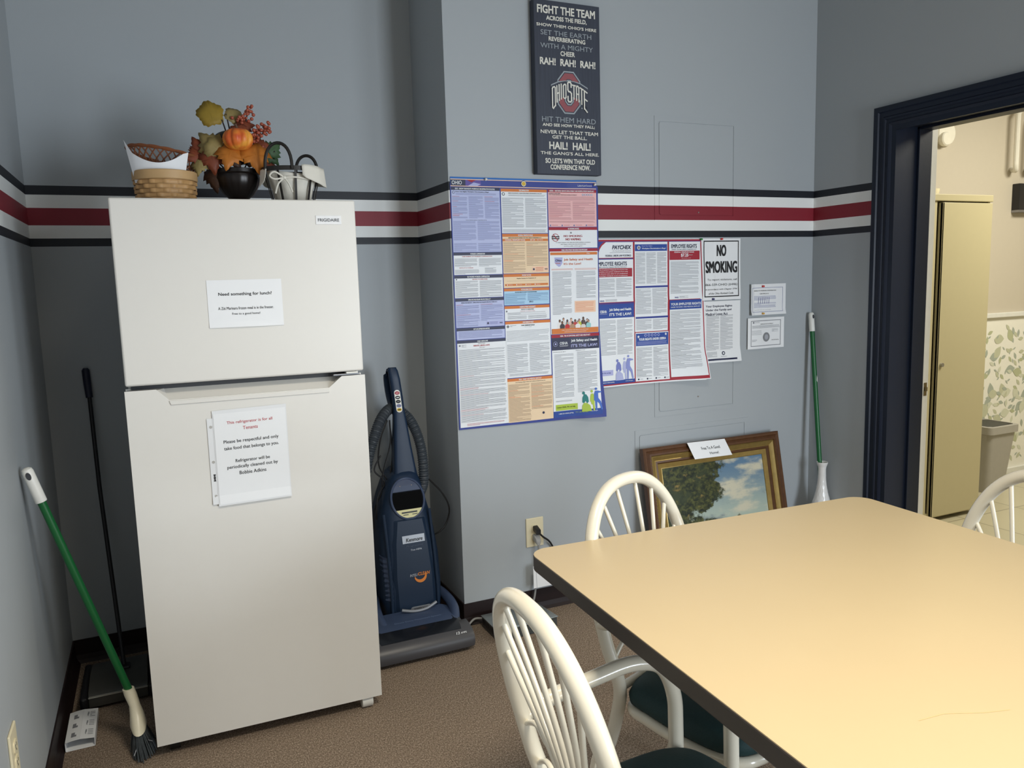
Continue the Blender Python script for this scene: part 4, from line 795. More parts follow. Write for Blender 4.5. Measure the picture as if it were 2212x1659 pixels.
s.disc(2.978, 1.187, .005, M_GREYINK, 2, 6); s.text('Department of Commerce', 2.986, 1.190, 3.015, 1.1840, M_GREYINK, 2); s.text('CERTIFICATE OF OCCUPANCY', 3.02, 1.1800, 3.105, 1.1765, M_INK, 2, .02); s.para(2.97, 1.172, 3.145, 1.160, layer=2); s.para(2.968, 1.148, 3.030, 1.124, layer=2, pitch=.006); s.para(3.098, 1.152, 3.135, 1.138, layer=2); s.para(2.97, 1.105, 3.00, 1.095, layer=2)
s.disc(3.0615, 1.1150, .0225, mat('silver_seal', (150, 152, 156), .4, .3, var=.2, vscale=90), 2, 26); s.disc(3.0615, 1.1150, .013, M_LINK, 3, 20)
for k in range(8): s.poly([(3.094 + k * .0055, 1.097 + .003 * (k % 2)), (3.0945 + k * .0055, 1.0985 + .003 * (k % 2)), (3.1 + k * .0055, 1.0985 + .003 * ((k + 1) % 2)), (3.0995 + k * .0055, 1.097 + .003 * ((k + 1) % 2))], M_INK, 3)
tag(s.build('certificate', loc=(3.06, YP, 1.135)), 'lower bordered certificate with a round grey seal in its centre', 'certificate', 'small certificates on the wall')
PINC = {'red': mat('pin_red', (208, 40, 36), .3), 'grn': mat('pin_green', (44, 140, 60), .3), 'blu': mat('pin_blue', (40, 40, 110), .3), 'yel': mat('pin_yellow', (222, 170, 60), .3), 'wht': mat('pin_white', (222, 218, 208), .3)}
pin('white push pin in the left part of the blue poster top edge', 1.620, 1.818, YP - .005, PINC['wht']); pin('white push pin at the right end of the blue poster top edge', 2.110, 1.808, YP - .017, PINC['wht'])
pin('red push pin at the top of the no smoking sign', 2.785, 1.581, YP - .008, PINC['red']); pin('green push pin at the top right corner of the federal poster', 2.667, 1.580, YP - .011, PINC['grn'])
pin('dark blue push pin between no smoking sign and leave notice', 2.735, 1.308, YP - .012, PINC['blu']); pin('red push pin at the top of the upper certificate', 3.036, 1.358, YP - .006, PINC['red']); pin('yellow push pin at the bottom of the upper certificate', 3.034, 1.229, YP - .011, PINC['yel'])

# ---------------- plaque
def pl_build(N, L):
    g = N.new('ShaderNodeNewGeometry'); mp = N.new('ShaderNodeMapping'); mp.inputs['Scale'].default_value = (160, 160, 6); L.new(g.outputs['Position'], mp.inputs[0])
    n = N.new('ShaderNodeTexNoise'); n.inputs['Scale'].default_value = 1; n.inputs['Detail'].default_value = 5; L.new(mp.outputs[0], n.inputs['Vector']); return n.outputs['Fac']
M_PLQ = ramp_mat('weathered_navy_board', [(.2, (46, 50, 64)), (.86, (96, 104, 116)), (.66, (56, 62, 76))], pl_build, .55)[0]
PX0, PX1, PZ0, PZ1 = 1.8345, 2.1335, 1.8435, 2.513; PY = YP - .037
pq = thing('wooden_plaque', 'tall dark wooden plaque with white fight song lettering and red logo', 'wall plaque', ((PX0 + PX1) / 2, YP, PZ0))
MB().box((PX0, PY, PZ0), (PX1, YP - .001, PZ1), M_PLQ).build('board', pq, smooth=0, world=True, bevel=.002)
s = Sheet(lambda u, v, l: (u, PY - .0006 - l, v), step=.5)
M_PW = mat('worn_white_paint', (226, 224, 214), .7, var=.10, vscale=260); M_PG = mat('worn_grey_paint', (158, 166, 172), .7, var=.12, vscale=260); M_PR = mat('worn_red_paint', (150, 84, 90), .7, var=.14, vscale=200)
TXT = [('FIGHT THE TEAM', 145, 675, 38, 145, 88, .035), ('ACROSS THE FIELD,', 225, 595, 140, 215, 50, .03), ("SHOW THEM OHIO'S HERE", 137, 685, 205, 275, 38, .03), ('SET THE EARTH', 172, 637, 275, 345, 55, 0), ('REVERBERATING', 243, 580, 335, 395, 42, .035),
    ('WITH A MIGHTY', 168, 650, 392, 462, 55, 0), ('CHEER', 348, 480, 468, 518, 45, .035), ('RAH!  RAH!  RAH!', 160, 672, 522, 618, 80, .04), ('HIT THEM HARD', 168, 668, 1065, 1128, 55, 0), ('AND SEE HOW THEY FALL;', 172, 657, 1128, 1188, 40, .035),
    ('NEVER LET THAT TEAM', 152, 688, 1190, 1245, 38, .025), ('GET THE BALL.', 258, 582, 1240, 1285, 38, .025), ('HAIL!  HAIL!', 228, 615, 1298, 1380, 72, .04), ("THE GANG'S ALL HERE.", 148, 695, 1385, 1438, 38, .025), ("SO LET'S WIN THAT OLD", 190, 655, 1448, 1508, 52, .035), ('CONFERENCE NOW.', 235, 608, 1508, 1560, 48, .035)]
EDZ = lambda yl: PZ0 + (PZ1 - PZ0) * yl
TOPS = [0.971, 0.913, 0.868, 0.831, 0.796, 0.757, 0.719, 0.675, 0.336, 0.297, 0.258, 0.229, 0.191, 0.133, 0.094, 0.057]
HTS = [0.047, 0.029, 0.018, 0.028, 0.025, 0.028, 0.028, 0.042, 0.03, 0.02, 0.021, 0.02, 0.045, 0.019, 0.03, 0.03]
for (t, xa, xb, _, _, _, b), tp_, hh_ in zip(TXT, TOPS, HTS):
    x0 = 1.8355 + (xa - 118) / (718 - 118) * (.298); x1 = 1.8355 + (xb - 118) / (718 - 118) * (.298)
    s.text(t, x0, EDZ(tp_), x1, EDZ(tp_ - hh_), M_PW if b else M_PG, 2, b)
# logo
LX, LZ = 1.9860, 2.1665
def octo(hw, hh, c): return [(LX - hw + c, LZ + hh), (LX + hw - c, LZ + hh), (LX + hw, LZ + hh - c * 1.18), (LX + hw, LZ - hh + c * 1.18), (LX + hw - c, LZ - hh), (LX - hw + c, LZ - hh), (LX - hw, LZ - hh + c * 1.18), (LX - hw, LZ + hh - c * 1.18)]
s.poly(octo(.0525, .0830, .030), M_PG, 1); s.poly(octo(.0480, .0780, .0280), M_PLQ, 2); s.poly(octo(.0450, .0745, .0265), M_PR, 3); s.poly(octo(.0225, .0520, .0135), M_PLQ, 4); s.poly(octo(.0200, .0490, .0120), M_PG, 5); s.poly(octo(.0150, .0440, .0090), M_PLQ, 6)
band = [(-.082, .022), (-.050, .036), (-.020, .043), (.020, .043), (.050, .036), (.084, .020), (.084, -.060), (.060, -.030), (.030, -.020), (.012, -.015), (-.012, -.015), (-.030, -.020), (-.058, -.030), (-.082, -.058)]
s.poly([(LX + a * 1.02, LZ + b * 1.04 + .001) for a, b in [(-.082, .024), (-.050, .038), (-.020, .043), (.020, .043), (.050, .038), (.084, .022), (.084, .016), (-.082, .016)]], M_PG, 7)
s.poly([(LX + a, LZ + b) for a, b in band], M_PLQ, 8)
_SK = [0]
def stroke(P, t, m, l):
    for a, b in zip(P, P[1:]):
        _SK[0] += 1; lq = l + (_SK[0] % 60) * .05
        dx, dz = b[0] - a[0], b[1] - a[1]; L_ = math.hypot(dx, dz) or 1; ux, uz = dx / L_ * t / 2, dz / L_ * t / 2; nx, nz = -uz, ux
        s.poly([(LX + a[0] - ux + nx, LZ + a[1] - uz + nz), (LX + a[0] - ux - nx, LZ + a[1] - uz - nz), (LX + b[0] + ux - nx, LZ + b[1] + uz - nz), (LX + b[0] + ux + nx, LZ + b[1] + uz + nz)], m, lq)
def LO(x0, x1, z1, z0, dl=0, dr=0):  # letter O with cut corners; dl, dr lower ends left/right
    c = .0035; stroke([(x0, z0 + dl + c), (x0, z1 - c - .004), (x0 + c, z1 - .002), (x1 - c, z1), (x1, z1 - c), (x1, z0 + dr + c), (x1 - c, z0 + dr), (x0 + c, z0 + dl), (x0, z0 + dl + c)], .0050, M_PW, 10)
LO(-.078, -.065, .018, -.066, 0, .008)
for P in ([(-.0575, .022), (-.0575, -.040)], [(-.0470, .027), (-.0470, -.033)], [(-.0575, -.008), (-.0470, -.003)], [(-.0375, .0300), (-.0375, -.0270)]): stroke(P, .0052, M_PW, 10)
LO(-.028, -.0165, .031, -.0235)
stroke([(.0075, .022), (.0075, .034), (.004, .040), (-.004, .040), (-.0075, .036), (-.0075, .010), (-.004, .004), (.004, .002), (.0085, -.004), (.0085, -.031), (.005, -.036), (-.004, -.036), (-.0075, -.031), (-.0075, -.016)], .0058, M_PW, 11)
for P in ([(.014, .030), (.027, .028)], [(.0205, .029), (.0205, -.024)], [(.0320, .022), (.0320, -.028)], [(.0320, .022), (.0350, .028), (.0400, .026), (.0430, .020)], [(.0430, .020), (.0430, -.033)], [(.0320, -.002), (.0430, -.006)],
          [(.049, .022), (.063, .015)], [(.0560, .018), (.0560, -.042)], [(.0685, .010), (.0685, -.060)], [(.0685, .012), (.0810, .004)], [(.0685, -.020), (.0810, -.028)], [(.0685, -.058), (.0810, -.072)]): stroke(P, .0052, M_PW, 10)
s.disc(LX + .057, LZ - .058, .003, M_PG, 9, 10)
s.build('lettering', pq)

# ================================================================== TABLE
TZ = .785; TH = math.radians(-2.6); TW, TL = 1.03, 1.26
tcx = 1.136 + TW / 2 * math.cos(TH) + TL / 2 * math.sin(TH); tcy = -1.722 + TW / 2 * math.sin(TH) - TL / 2 * math.cos(TH)
tb_ = thing('dining_table', 'rectangular table with cream laminate top and dark rounded edge', 'table', (tcx, tcy, 0), TH)
o = rrect(-TW / 2, -TL / 2, TW / 2, TL / 2, .050, 10); i_ = rrect(-TW / 2 + .0012, -TL / 2 + .0012, TW / 2 - .0012, TL / 2 - .0012, .049, 10)
MB().rings([[(*p, TZ - .004) for p in i_], [(*p, TZ) for p in i_]], M_TABLE).build('top', tb_, smooth=0)
MB().rings([[(*p, TZ - .036) for p in o], [(*p, TZ - .0012) for p in o]], M_EDGE).build('edge_band', tb_, smooth=50, bevel=.003)
M_PED = mat('black_cast_iron', (28, 26, 26), .5, .3)
MB().lathe([(.05, .03), (.045, .06), (.04, .10), (.04, .72), (.06, .735)], (0, 0, 0), M_PED, 24).build('pedestal', tb_)
for k in range(4):
    a = PI / 4 + PI / 2 * k; mb = MB(); mb.tube([(.03 * math.cos(a), .03 * math.sin(a), .05), (.2 * math.cos(a), .2 * math.sin(a), .04), (.38 * math.cos(a), .38 * math.sin(a), .018)], [.03, .026, .018], M_PED, 10); mb.build('leg', tb_)
MB().box((-.30, -.30, .735), (.30, .30, TZ - .036), M_PED).build('mounting_plate', tb_, smooth=0)
s = Sheet(lambda u, v, l: (u, v, TZ + .0002 + l), step=.05, lift=.0001); M_SCR = mat('scuffed_laminate', (205, 180, 132), .5)
I = (Matrix.Translation((tcx, tcy, 0)) @ Matrix.Rotation(TH, 4, 'Z')).inverted()
pts = [I @ Vector(p) for p in ((1.314, -2.632, 0), (1.36, -2.636, 0), (1.412, -2.660, 0), (1.452, -2.672, 0))]
for a, b in zip(pts, pts[1:]): s.poly([(a.x, a.y), (b.x, b.y), (b.x, b.y + .0018), (a.x, a.y + .0018)], M_SCR, 1)
s.build('scuff', tb_, world=False)

# ================================================================== CHAIRS
HA, HB_, LEAN, PW, HT, RT = .1969, .2812, .24, .8436, .896, .0166
def hoop_pt(t):
    c, sn = math.cos(t), math.sin(t); u = HA * math.copysign(abs(c) ** PW, c); v = HB_ * math.copysign(abs(sn) ** PW, sn); z = HT - HB_ + v
    return Vector((u, (HT - z) * LEAN, z))
def make_chair(label):
    t = thing('armchair', label, 'chair', (0, 0, 0), 0, 'ivory metal fan-back armchairs')
    side = [Vector((.197, .067, .62)), Vector((.190, .088, .53)), Vector((.174, .112, .43)), Vector((.170, .100, .35)), Vector((.176, .080, .27)), Vector((.193, .030, .12)), Vector((.205, -.005, .004))]
    low = [Vector(p) for p in spline(side, 7)][2:]
    arch = [hoop_pt(PI * k / 48) for k in range(1, 48)]
    P = [Vector((p.x, p.y, p.z)) for p in low[::-1]] + arch + [Vector((-p.x, p.y, p.z)) for p in low]
    MB().tube(P, RT, M_CHAIR, 20).build('back_hoop', t, smooth=60)
    for sgn in (1, -1):
        A = [(sgn * .196, .075, .585), (sgn * .202, .12, .600), (sgn * .208, .24, .618), (sgn * .211, .33, .626), (sgn * .211, .398, .605), (sgn * .209, .430, .54), (sgn * .207, .435, .45), (sgn * .207, .437, .25), (sgn * .209, .440, .006)]
        MB().tube(spline(A, 7), RT * .98, M_CHAIR, 18).build('arm', t, smooth=60)
        MB().tube([(sgn * .209, .440, 0), (sgn * .209, .440, .014)], .021, M_BLACK, 14).build('foot_cap', t)
        MB().tube([(sgn * .205, -.005, 0), (sgn * .205, -.004, .014)], .021, M_BLACK, 14).build('foot_cap', t)
    # seat
    def outline(inset, n=40):
        K = [(-.150, .125), (0, .105), (.150, .125), (.182, .20), (.200, .32), (.196, .41), (.150, .462), (0, .485), (-.150, .462), (-.196, .41), (-.200, .32), (-.182, .20)]
        Q = spline([(x * (1 - inset / .2), .3 + (y - .3) * (1 - inset / .19), 0) for x, y in K], 6, True); return Q
    def rg(inset, z): return [(p[0], p[1], z) for p in outline(inset)]
    MB().rings([rg(.012, .385), rg(.0, .395), rg(-.002, .412), rg(.006, .430), rg(.022, .440), rg(.06, .446), rg(.12, .448)], M_SEAT).build('seat', t, smooth=70)
    MB().tube([(p[0], p[1], .374) for p in outline(.006)], .0135, M_CHAIR, 12, closed=True).build('seat_frame', t, smooth=60)
    MB().tube([(-.172, .112, .425), (0, .108, .425), (.172, .112, .425)], .011, M_CHAIR, 12).build('back_rail', t, smooth=60)
    # fan spindles
    for k, ang in enumerate((81, 99, 61, 119, 42, 138, 24, 156)):
        E = hoop_pt(math.radians(ang)); sx = math.cos(math.radians(ang)); E = E - Vector((E.x, 0, E.z - .62)).normalized() * .010
        b = Vector((sx * .040, .108, .428)); c1 = Vector((sx * .040, .095, .52)); c2 = Vector((E.x * .55, (HT - .66) * LEAN, .60 + .35 * (E.z - .62)))
        MB().tube(bez([b, c1, c2, E], 14), .0056, M_CHAIR, 9).build('spindle', t, smooth=60)
    for sgn in (1, -1):
        for (zt_, ex, ez) in ((.600, .186, .575), (.520, .180, .490)):
            P = spline([(sgn * .030, .108, .428), (sgn * .050, .100, .47 + (zt_ - .52) * .6), (sgn * .085, (HT - zt_) * LEAN, zt_ - .006), (sgn * .125, (HT - zt_) * LEAN, zt_ + .006), (sgn * ex, (HT - ez) * LEAN, ez)], 8)
            MB().tube(P, .0056, M_CHAIR, 9).build('side_scroll', t, smooth=60)
    return t
def copy_tree(o, parent=None):
    c = o.copy(); COL.objects.link(c); c.parent = parent
    for ch in list(o.children): copy_tree(ch, c)
    return c
chA = make_chair('nearest ivory fan-back armchair at the left end of the table')
spots = [((.8850, -2.2443), -.0237, None), ((1.4675, -1.6349), -1.2294, 'ivory fan-back armchair between the table far side and the painting'), ((2.3816, -2.1672), 3.137, 'ivory fan-back armchair at the right side of the table before the doorway')]
for k, ((px, py), a, lab) in enumerate(spots):
    c = chA if k == 0 else copy_tree(chA)
    if lab: c['label'] = lab
    c.location = (px, py, 0); c.rotation_euler = (0, 0, a - PI / 2)

# ================================================================== VACUUM
vc = thing('vacuum_cleaner', 'dark blue upright vacuum cleaner between refrigerator and wall corner', 'vacuum cleaner', (1.24, -.40, 0))
M_VB = mat('vacuum_blue', (30, 47, 70), .42, var=.05, spec=.3); M_VB2 = mat('vacuum_slate_blue', (60, 74, 102), .32, var=.05); M_VG = mat('vacuum_grey_bumper', (72, 72, 76), .42); M_VK = mat('vacuum_black_gloss', (24, 27, 34), .18)
M_HOSE = mat('hose_grey', (62, 68, 74), .45); M_SILV = mat('silver_badge', (150, 154, 160), .35, .4)
def vring(zc, x0, x1, yf, yb_, r): return [(p[0], p[1], zc) for p in rrect(x0, yf, x1, yb_, r, 5)]
body = [vring(.045, 1.150, 1.366, -.385, -.17, .04), vring(.10, 1.138, 1.376, -.400, -.15, .05), vring(.20, 1.134, 1.382, -.395, -.13, .055), vring(.32, 1.140, 1.382, -.375, -.115, .055), vring(.42, 1.148, 1.374, -.352, -.105, .055), vring(.49, 1.160, 1.364, -.332, -.10, .055), vring(.55, 1.180, 1.352, -.312, -.10, .05), vring(.60, 1.200, 1.344, -.292, -.105, .045), vring(.635, 1.222, 1.334, -.272, -.11, .035), vring(.650, 1.240, 1.322, -.255, -.12, .03)]
vb = MB().rings(body, M_VB).build('body', vc, world=True, smooth=50)
def yf(z):
    T_ = [(.045, -.385), (.10, -.400), (.20, -.395), (.32, -.375), (.42, -.352), (.49, -.332), (.55, -.312), (.60, -.292), (.65, -.262)]
    for (a, p), (b, q_) in zip(T_, T_[1:]):
        if z <= b: return p + (q_ - p) * (z - a) / (b - a)
    return -.26
# raised front cover and side ridges
mb = MB(); R = []
for z, a, b in ((.075, 1.185, 1.338), (.12, 1.172, 1.346), (.25, 1.170, 1.346), (.38, 1.180, 1.340), (.47, 1.196, 1.330)):
    R.append([(a, yf(z) + .004, z), (a + .016, yf(z) - .009, z), (b - .016, yf(z) - .009, z), (b, yf(z) + .004, z), (b, yf(z) + .02, z), (a, yf(z) + .02, z)])
mb.rings(R, M_VB).build('front_cover', vc, world=True, smooth=20, bevel=.003)
for xx in (1.352, 1.160): MB().tube([(xx, yf(z) - .001, z) for z in (.09, .2, .32, .42, .5)], .006, M_VB, 8).build('ridge', vc, world=True)
mb = MB(); R = []
for k in range(19):
    z = .160 + k * .0095; g = .003 if k % 2 else 0
    R.append([(1.137 + g, yf(z) + .062, z), (1.141 + g, yf(z) + .024 + g, z), (1.156, yf(z) + .006 + g, z), (1.168, yf(z) + .003 + g, z), (1.168, yf(z) + .06, z)])
mb.rings(R, M_VB2); mb.build('side_vent', vc, world=True, smooth=0)
vs_ = Sheet(lambda u, v, l: (u, yf(v) - l, v), step=.006, lift=.001)
def vp(P, m, l, mbx=None): vs_.poly(P, m, l)
# window : black recess and yellowish crescent label
W0 = [(1.258 + .067 * math.cos(a), .555 + .068 * math.sin(a)) for a in [2 * PI * k / 36 for k in range(36)]]
vs_.mb = MB()
def fan(P, m, l):
    c = (sum(p[0] for p in P) / len(P), sum(p[1] for p in P) / len(P)); K = len(P)
    for k in range(K): vs_.poly([c, P[k], P[(k + 1) % K]], m, l)
MB().tube([(a, yf(b) - .002, b) for a, b in [(1.268 + .069 * math.cos(2 * PI * k / 40), .548 + .078 * math.sin(2 * PI * k / 40)) for k in range(40)]], .005, M_VB2, 8, closed=True).build('window_rim', vc, world=True)
mb = MB(); n = 30
up = [(1.268 + .066 * math.cos(a), .548 + .075 * math.sin(a)) for a in [PI * .02 + (PI * .96) * k / n for k in range(n + 1)]]
def hband(zt, zb_, m, l, n=10):
    for k in range(n):
        za = zt + (zb_ - zt) * k / n; zc = zt + (zb_ - zt) * (k + 1) / n
        wa = .066 * math.sqrt(max(0, 1 - ((za - .548) / .075) ** 2)); wc = .066 * math.sqrt(max(0, 1 - ((zc - .548) / .075) ** 2))
        vs_.poly([(1.268 - wa, za), (1.268 - wc, zc), (1.268 + wc, zc), (1.268 + wa, za)], m, l)
hband(.578, .505, mat('dust_window_black', (6, 7, 9), .8, spec=.1), 2); hband(.622, .575, M_VB2, 2); vs_.build('window', vc)
vs_.mb = MB(); M_CRES = mat('label_pale_yellow', (222, 216, 160), .4); hband(.508, .476, M_CRES, 3); vs_.rect(1.235, .500, 1.300, .4945, M_BLACK, 5); vs_.rect(1.240, .4895, 1.262, .4870, M_BLACK, 5); vs_.rect(1.278, .4895, 1.300, .4870, M_BLACK, 5)
vs_.build('panel_label', vc)
for xx in (1.243, 1.292): MB().ball((xx, yf(.60) - .002, .598), .0028, mat('screw_steel', (170, 160, 158), .3, .7)).build('screw', vc, world=True)
vs_ = Sheet(lambda u, v, l: (u, yf(v) - .0095 - l, v), step=.01, lift=.0006)
vs_.rect(1.222, .4100, 1.315, .3800, M_SILV, 1); vs_.text('Kenmore', 1.236, .4000, 1.306, .3850, M_BLACK, 2, .03, .2); vs_.text('Progressive', 1.235, .3720, 1.305, .3640, mat('print_dim_blue', (70, 84, 108), .5), 2, .02, .2); vs_.text('True HEPA', 1.252, .3560, 1.298, .3490, M_SILV, 2, .02, .2); vs_.build('nameplate', vc)
vs_.mb = MB(); M_OR = mat('orange_print', (220, 130, 40), .5)
P1 = [(1.282 + .026 * math.cos(a), .246 + .026 * math.sin(a)) for a in [-PI * .92 + PI * .98 * k / 16 for k in range(17)]]; P2 = [(1.280 + .022 * math.cos(a), .253 + .021 * math.sin(a)) for a in [-PI * .92 + PI * .98 * k / 16 for k in range(17)]]
for k in range(16): vs_.poly([P1[k], P1[k + 1], P2[k + 1], P2[k]], M_OR, 1)
vs_.text('INTELI', 1.238, .2580, 1.270, .2480, M_SILV, 2, .02, .2); vs_.text('CLEAN', 1.272, .2610, 1.322, .2480, M_OR, 2, .05, .2); vs_.build('logo', vc)
vs_.mb = MB()
q_ = rrect(1.232, .104, 1.318, .126, .010, 4); fan(q_, M_SILV, 1); vs_.text('POWER-MATE', 1.246, .1200, 1.304, .1100, M_VG, 2, .02); vs_.build('lower_badge', vc)
# base
prof = [(-.632, .018), (-.640, .040), (-.634, .062), (-.612, .080), (-.575, .090), (-.540, .092), (-.520, .080), (-.520, .018)]
mb = MB(); mb.rings([[(x, y * 1 + dy, z * k) for y, z in prof] for x, k, dy in ((1.012, .80, .035), (1.022, .97, .006), (1.05, 1, 0), (1.24, 1, 0), (1.39, 1, 0), (1.418, .97, .006), (1.428, .80, .035))], M_VG); bm_ = mb.build('nozzle_bumper', vc, world=True, smooth=50)
prof = [(-.60, .084), (-.575, .0925), (-.54, .097), (-.49, .1005), (-.45, .104), (-.45, .03), (-.60, .03)]
MB().rings([[(x, y, z * k) for y, z in prof] for x, k in ((1.03, .88), (1.06, 1.01), (1.24, 1.02), (1.37, 1.01), (1.402, .88))], M_VK).build('nozzle_hood', vc, world=True, smooth=50)
prof = [(-.545, .09), (-.52, .101), (-.46, .106), (-.405, .112), (-.405, .03), (-.545, .03)]
MB().rings([[(x, y, z * k) for y, z in prof] for x, k in ((1.045, .9), (1.075, 1.02), (1.24, 1.03), (1.36, 1.02), (1.392, .9))], M_VB2).build('deck', vc, world=True, smooth=50)
for sgn, xx in ((1, 1.395), (-1, 1.105)): MB().tube(spline([(xx - sgn * .01, -.50, .075), (xx + sgn * .008, -.44, .105), (xx + sgn * .004, -.36, .125), (xx - sgn * .012, -.28, .13), (xx - sgn * .03, -.20, .10), (xx - sgn * .02, -.18, .05)], 6), .020, M_VB2, 14).build('side_arm', vc, world=True)
MB().box((1.10, -.42, .018), (1.39, -.16, .06), M_VK).build('chassis', vc, world=True, smooth=0, bevel=.01)
for xx in (1.115, 1.375): MB().tube([(xx - .012, -.19, .04), (xx + .012, -.19, .04)], .04, M_BLACK, 20).build('wheel', vc, world=True)
MB().tube(spline([(1.19, -.425, .128), (1.24, -.432, .118), (1.29, -.432, .120), (1.335, -.425, .136)], 6), .006, M_SILV, 8).build('release_pedal', vc, world=True)
s = Sheet(lambda u, v, l: (u, -.52 + (v - .101) * 12 - l * .1, .1025 + (v - .101) * .8 + l + .0022), step=.02)
s.text('Direct Drive Motorized System', 1.14, .1040, 1.33, .1028, mat('print_faint_blue', (110, 130, 165), .5), 1, .01); s.build('deck_lettering', vc)
s = Sheet(lambda u, v, l: (u, -.6165 + (v - .08) * 1.2 - l, v + .0006), step=.02); s.text('12', 1.345, .0805, 1.360, .0735, C_['wht'], 1, .03, .2); s.text('AMPS', 1.363, .0785, 1.388, .0738, C_['wht'], 1, .01, .2); s.build('amps_lettering', bm_)
# handle
def hr(zc, xc, hw, y0_, d, r=.012): return [(p[0], p[1], zc) for p in rrect(xc - hw, y0_, xc + hw, y0_ + d, r, 4)]
MB().rings([hr(.625, 1.284, .052, -.262, .075, .02), hr(.66, 1.283, .046, -.255, .06), hr(.75, 1.281, .037, -.243, .05), hr(.84, 1.279, .029, -.234, .042), hr(.90, 1.277, .0235, -.228, .036), hr(.95, 1.275, .0225, -.226, .032), hr(1.03, 1.267, .0225, -.222, .030), hr(1.065, 1.262, .021, -.218, .028), hr(1.078, 1.260, .017, -.212, .02)], M_VB).build('handle', vc, world=True, smooth=40)
loop = spline([(1.260, -.208, 1.071), (1.256, -.185, 1.068), (1.252, -.164, 1.04), (1.256, -.160, .98), (1.264, -.172, .92), (1.272, -.20, .885)], 7)
mb = MB(); flat(mb, loop, lambda p: (0, -1, .2) if p.z < 1.05 else (0, -.5, 1), .036, .012, M_VB); mb.build('grip_loop', vc, world=True)
s = Sheet(lambda u, v, l: (u + (1.0 - v) * .08, -.2285 + (v - .9) * .04 - l, v), step=.02, lift=.0006)
def oval(cu, cv, a, b, m, l): s.poly([(cu + a * math.cos(2 * PI * k / 20), cv + b * math.sin(2 * PI * k / 20)) for k in range(20)], m, l)
s.poly([(1.268 + p[0], p[1]) for p in rrect(-.0125, .893, .0125, .987, .012, 5)], mat('label_white', (226, 224, 214), .35), 1)
for cv, m_, m2 in ((.974, C_['red'], C_['pink']), (.9555, M_INK, C_['wht']), (.9385, M_INK, M_GREYINK), (.921, C_['dtx'], M_GREYINK), (.9045, C_['yel'], M_INK)): oval(1.268, cv, .0105, .0068, m_, 2); s.rect(1.262, cv + .0018, 1.274, cv - .0018, m2, 3)
s.build('label_strip', vc)
# hose
HP = spline([(1.085, -.235, .30), (1.090, -.24, .50), (1.125, -.25, .70), (1.160, -.24, .80), (1.205, -.21, .875), (1.262, -.175, .905), (1.315, -.20, .868), (1.343, -.235, .80), (1.358, -.25, .71), (1.360, -.25, .60), (1.350, -.22, .54)], 40)
MB().tube(HP, [.0205 + .0022 * math.sin(k * 2 * PI / 3.6) for k in range(len(HP))], M_HOSE, 14).build('hose', vc, world=True, smooth=25)
MB().tube([(1.085, -.235, .10), (1.085, -.235, .40), (1.088, -.238, .47)], .026, M_HOSE, 16).build('hose_tube', vc, world=True)
M_CORD = mat('black_cord', (22, 22, 24), .5)
for P in ([(1.23, -.20, .86), (1.190, -.22, .78), (1.180, -.22, .68), (1.215, -.22, .60), (1.205, -.22, .52), (1.17, -.24, .47)], [(1.24, -.20, .86), (1.235, -.21, .76), (1.20, -.22, .66), (1.19, -.22, .58), (1.215, -.22, .50)], [(1.19, -.22, .72), (1.16, -.22, .66), (1.20, -.22, .60), (1.15, -.23, .50), (1.14, -.24, .42)], [(1.24, -.20, .84), (1.245, -.2, .72), (1.22, -.22, .62), (1.165, -.24, .56), (1.15, -.25, .46)],
          [(1.345, -.2, .78), (1.372, -.21, .70), (1.376, -.22, .62), (1.385, -.24, .60), (1.43, -.28, .54), (1.450, -.30, .48), (1.437, -.30, .42), (1.405, -.30, .385), (1.36, -.28, .36)]):
    MB().tube(spline(P, 8), .0033, M_CORD, 7).build('cord', vc, world=True)

# ================================================================== BROOM (left)
def broom_grip(t, a, b, r, m):
    a, b = Vector(a), Vector(b); d = (b - a).normalized(); n_ = 12
    o = MB().tube([a, a + d * .004, a + d * .012, b - d * .002, b], [r * .45, r * .85, r, r * 1.02, r], m, 16).build('grip', t, world=True)
    sd = d.cross(Vector((0, 1, 0))).normalized(); fw = sd.cross(d).normalized()
    if fw.y > 0: fw = -fw
    c = a + d * .022; P = [c + fw * (r * 1.02) + sd * (r * .42) * math.cos(2 * PI * k / 16) + d * (r * .75) * math.sin(2 * PI * k / 16) for k in range(16)]
    MB().add([tuple(p) for p in P], [tuple(range(16))], M_GASKET).build('hang_hole', o, world=True, smooth=0)
br = thing('broom', 'green handled broom with white grip leaning on the left wall', 'broom', (.23, -.80, 0))
BA = Vector((.022, -.655, .868)); 
def lp(a, b, t): return a + (b - a) * t
B0 = Vector((.020, -.80, .935)); B1 = Vector((.2225, -.735, .175))
MB().tube([lp(B0, B1, .13), B1], .0115, M_GREEN, 16).build('handle', br, world=True)
broom_grip(br, B0, lp(B0, B1, .135), .0155, M_WPL)
M_BH = mat('cream_broom_plastic', (226, 220, 196), .35)
Rr = []
for (c, hx, hy) in ((Vector((.2175, -.737, .196)), .017, .017), (Vector((.222, -.737, .175)), .018, .017), (Vector((.231, -.742, .140)), .016, .016), (Vector((.235, -.748, .115)), .020, .022), (Vector((.237, -.755, .085)), .024, .050), (Vector((.238, -.758, .073)), .021, .060)):
    Rr.append([(c.x + hx * math.cos(2 * PI * k / 20), c.y + hy * math.sin(2 * PI * k / 20) , c.z + .0 * k) for k in range(20)])
MB().rings(Rr[::-1], M_BH).build('head', br, world=True, smooth=60)
M_BR = mat('grey_bristle', (70, 76, 80), .6, var=.35, vscale=90); RBB = random.Random(2); mb = MB()
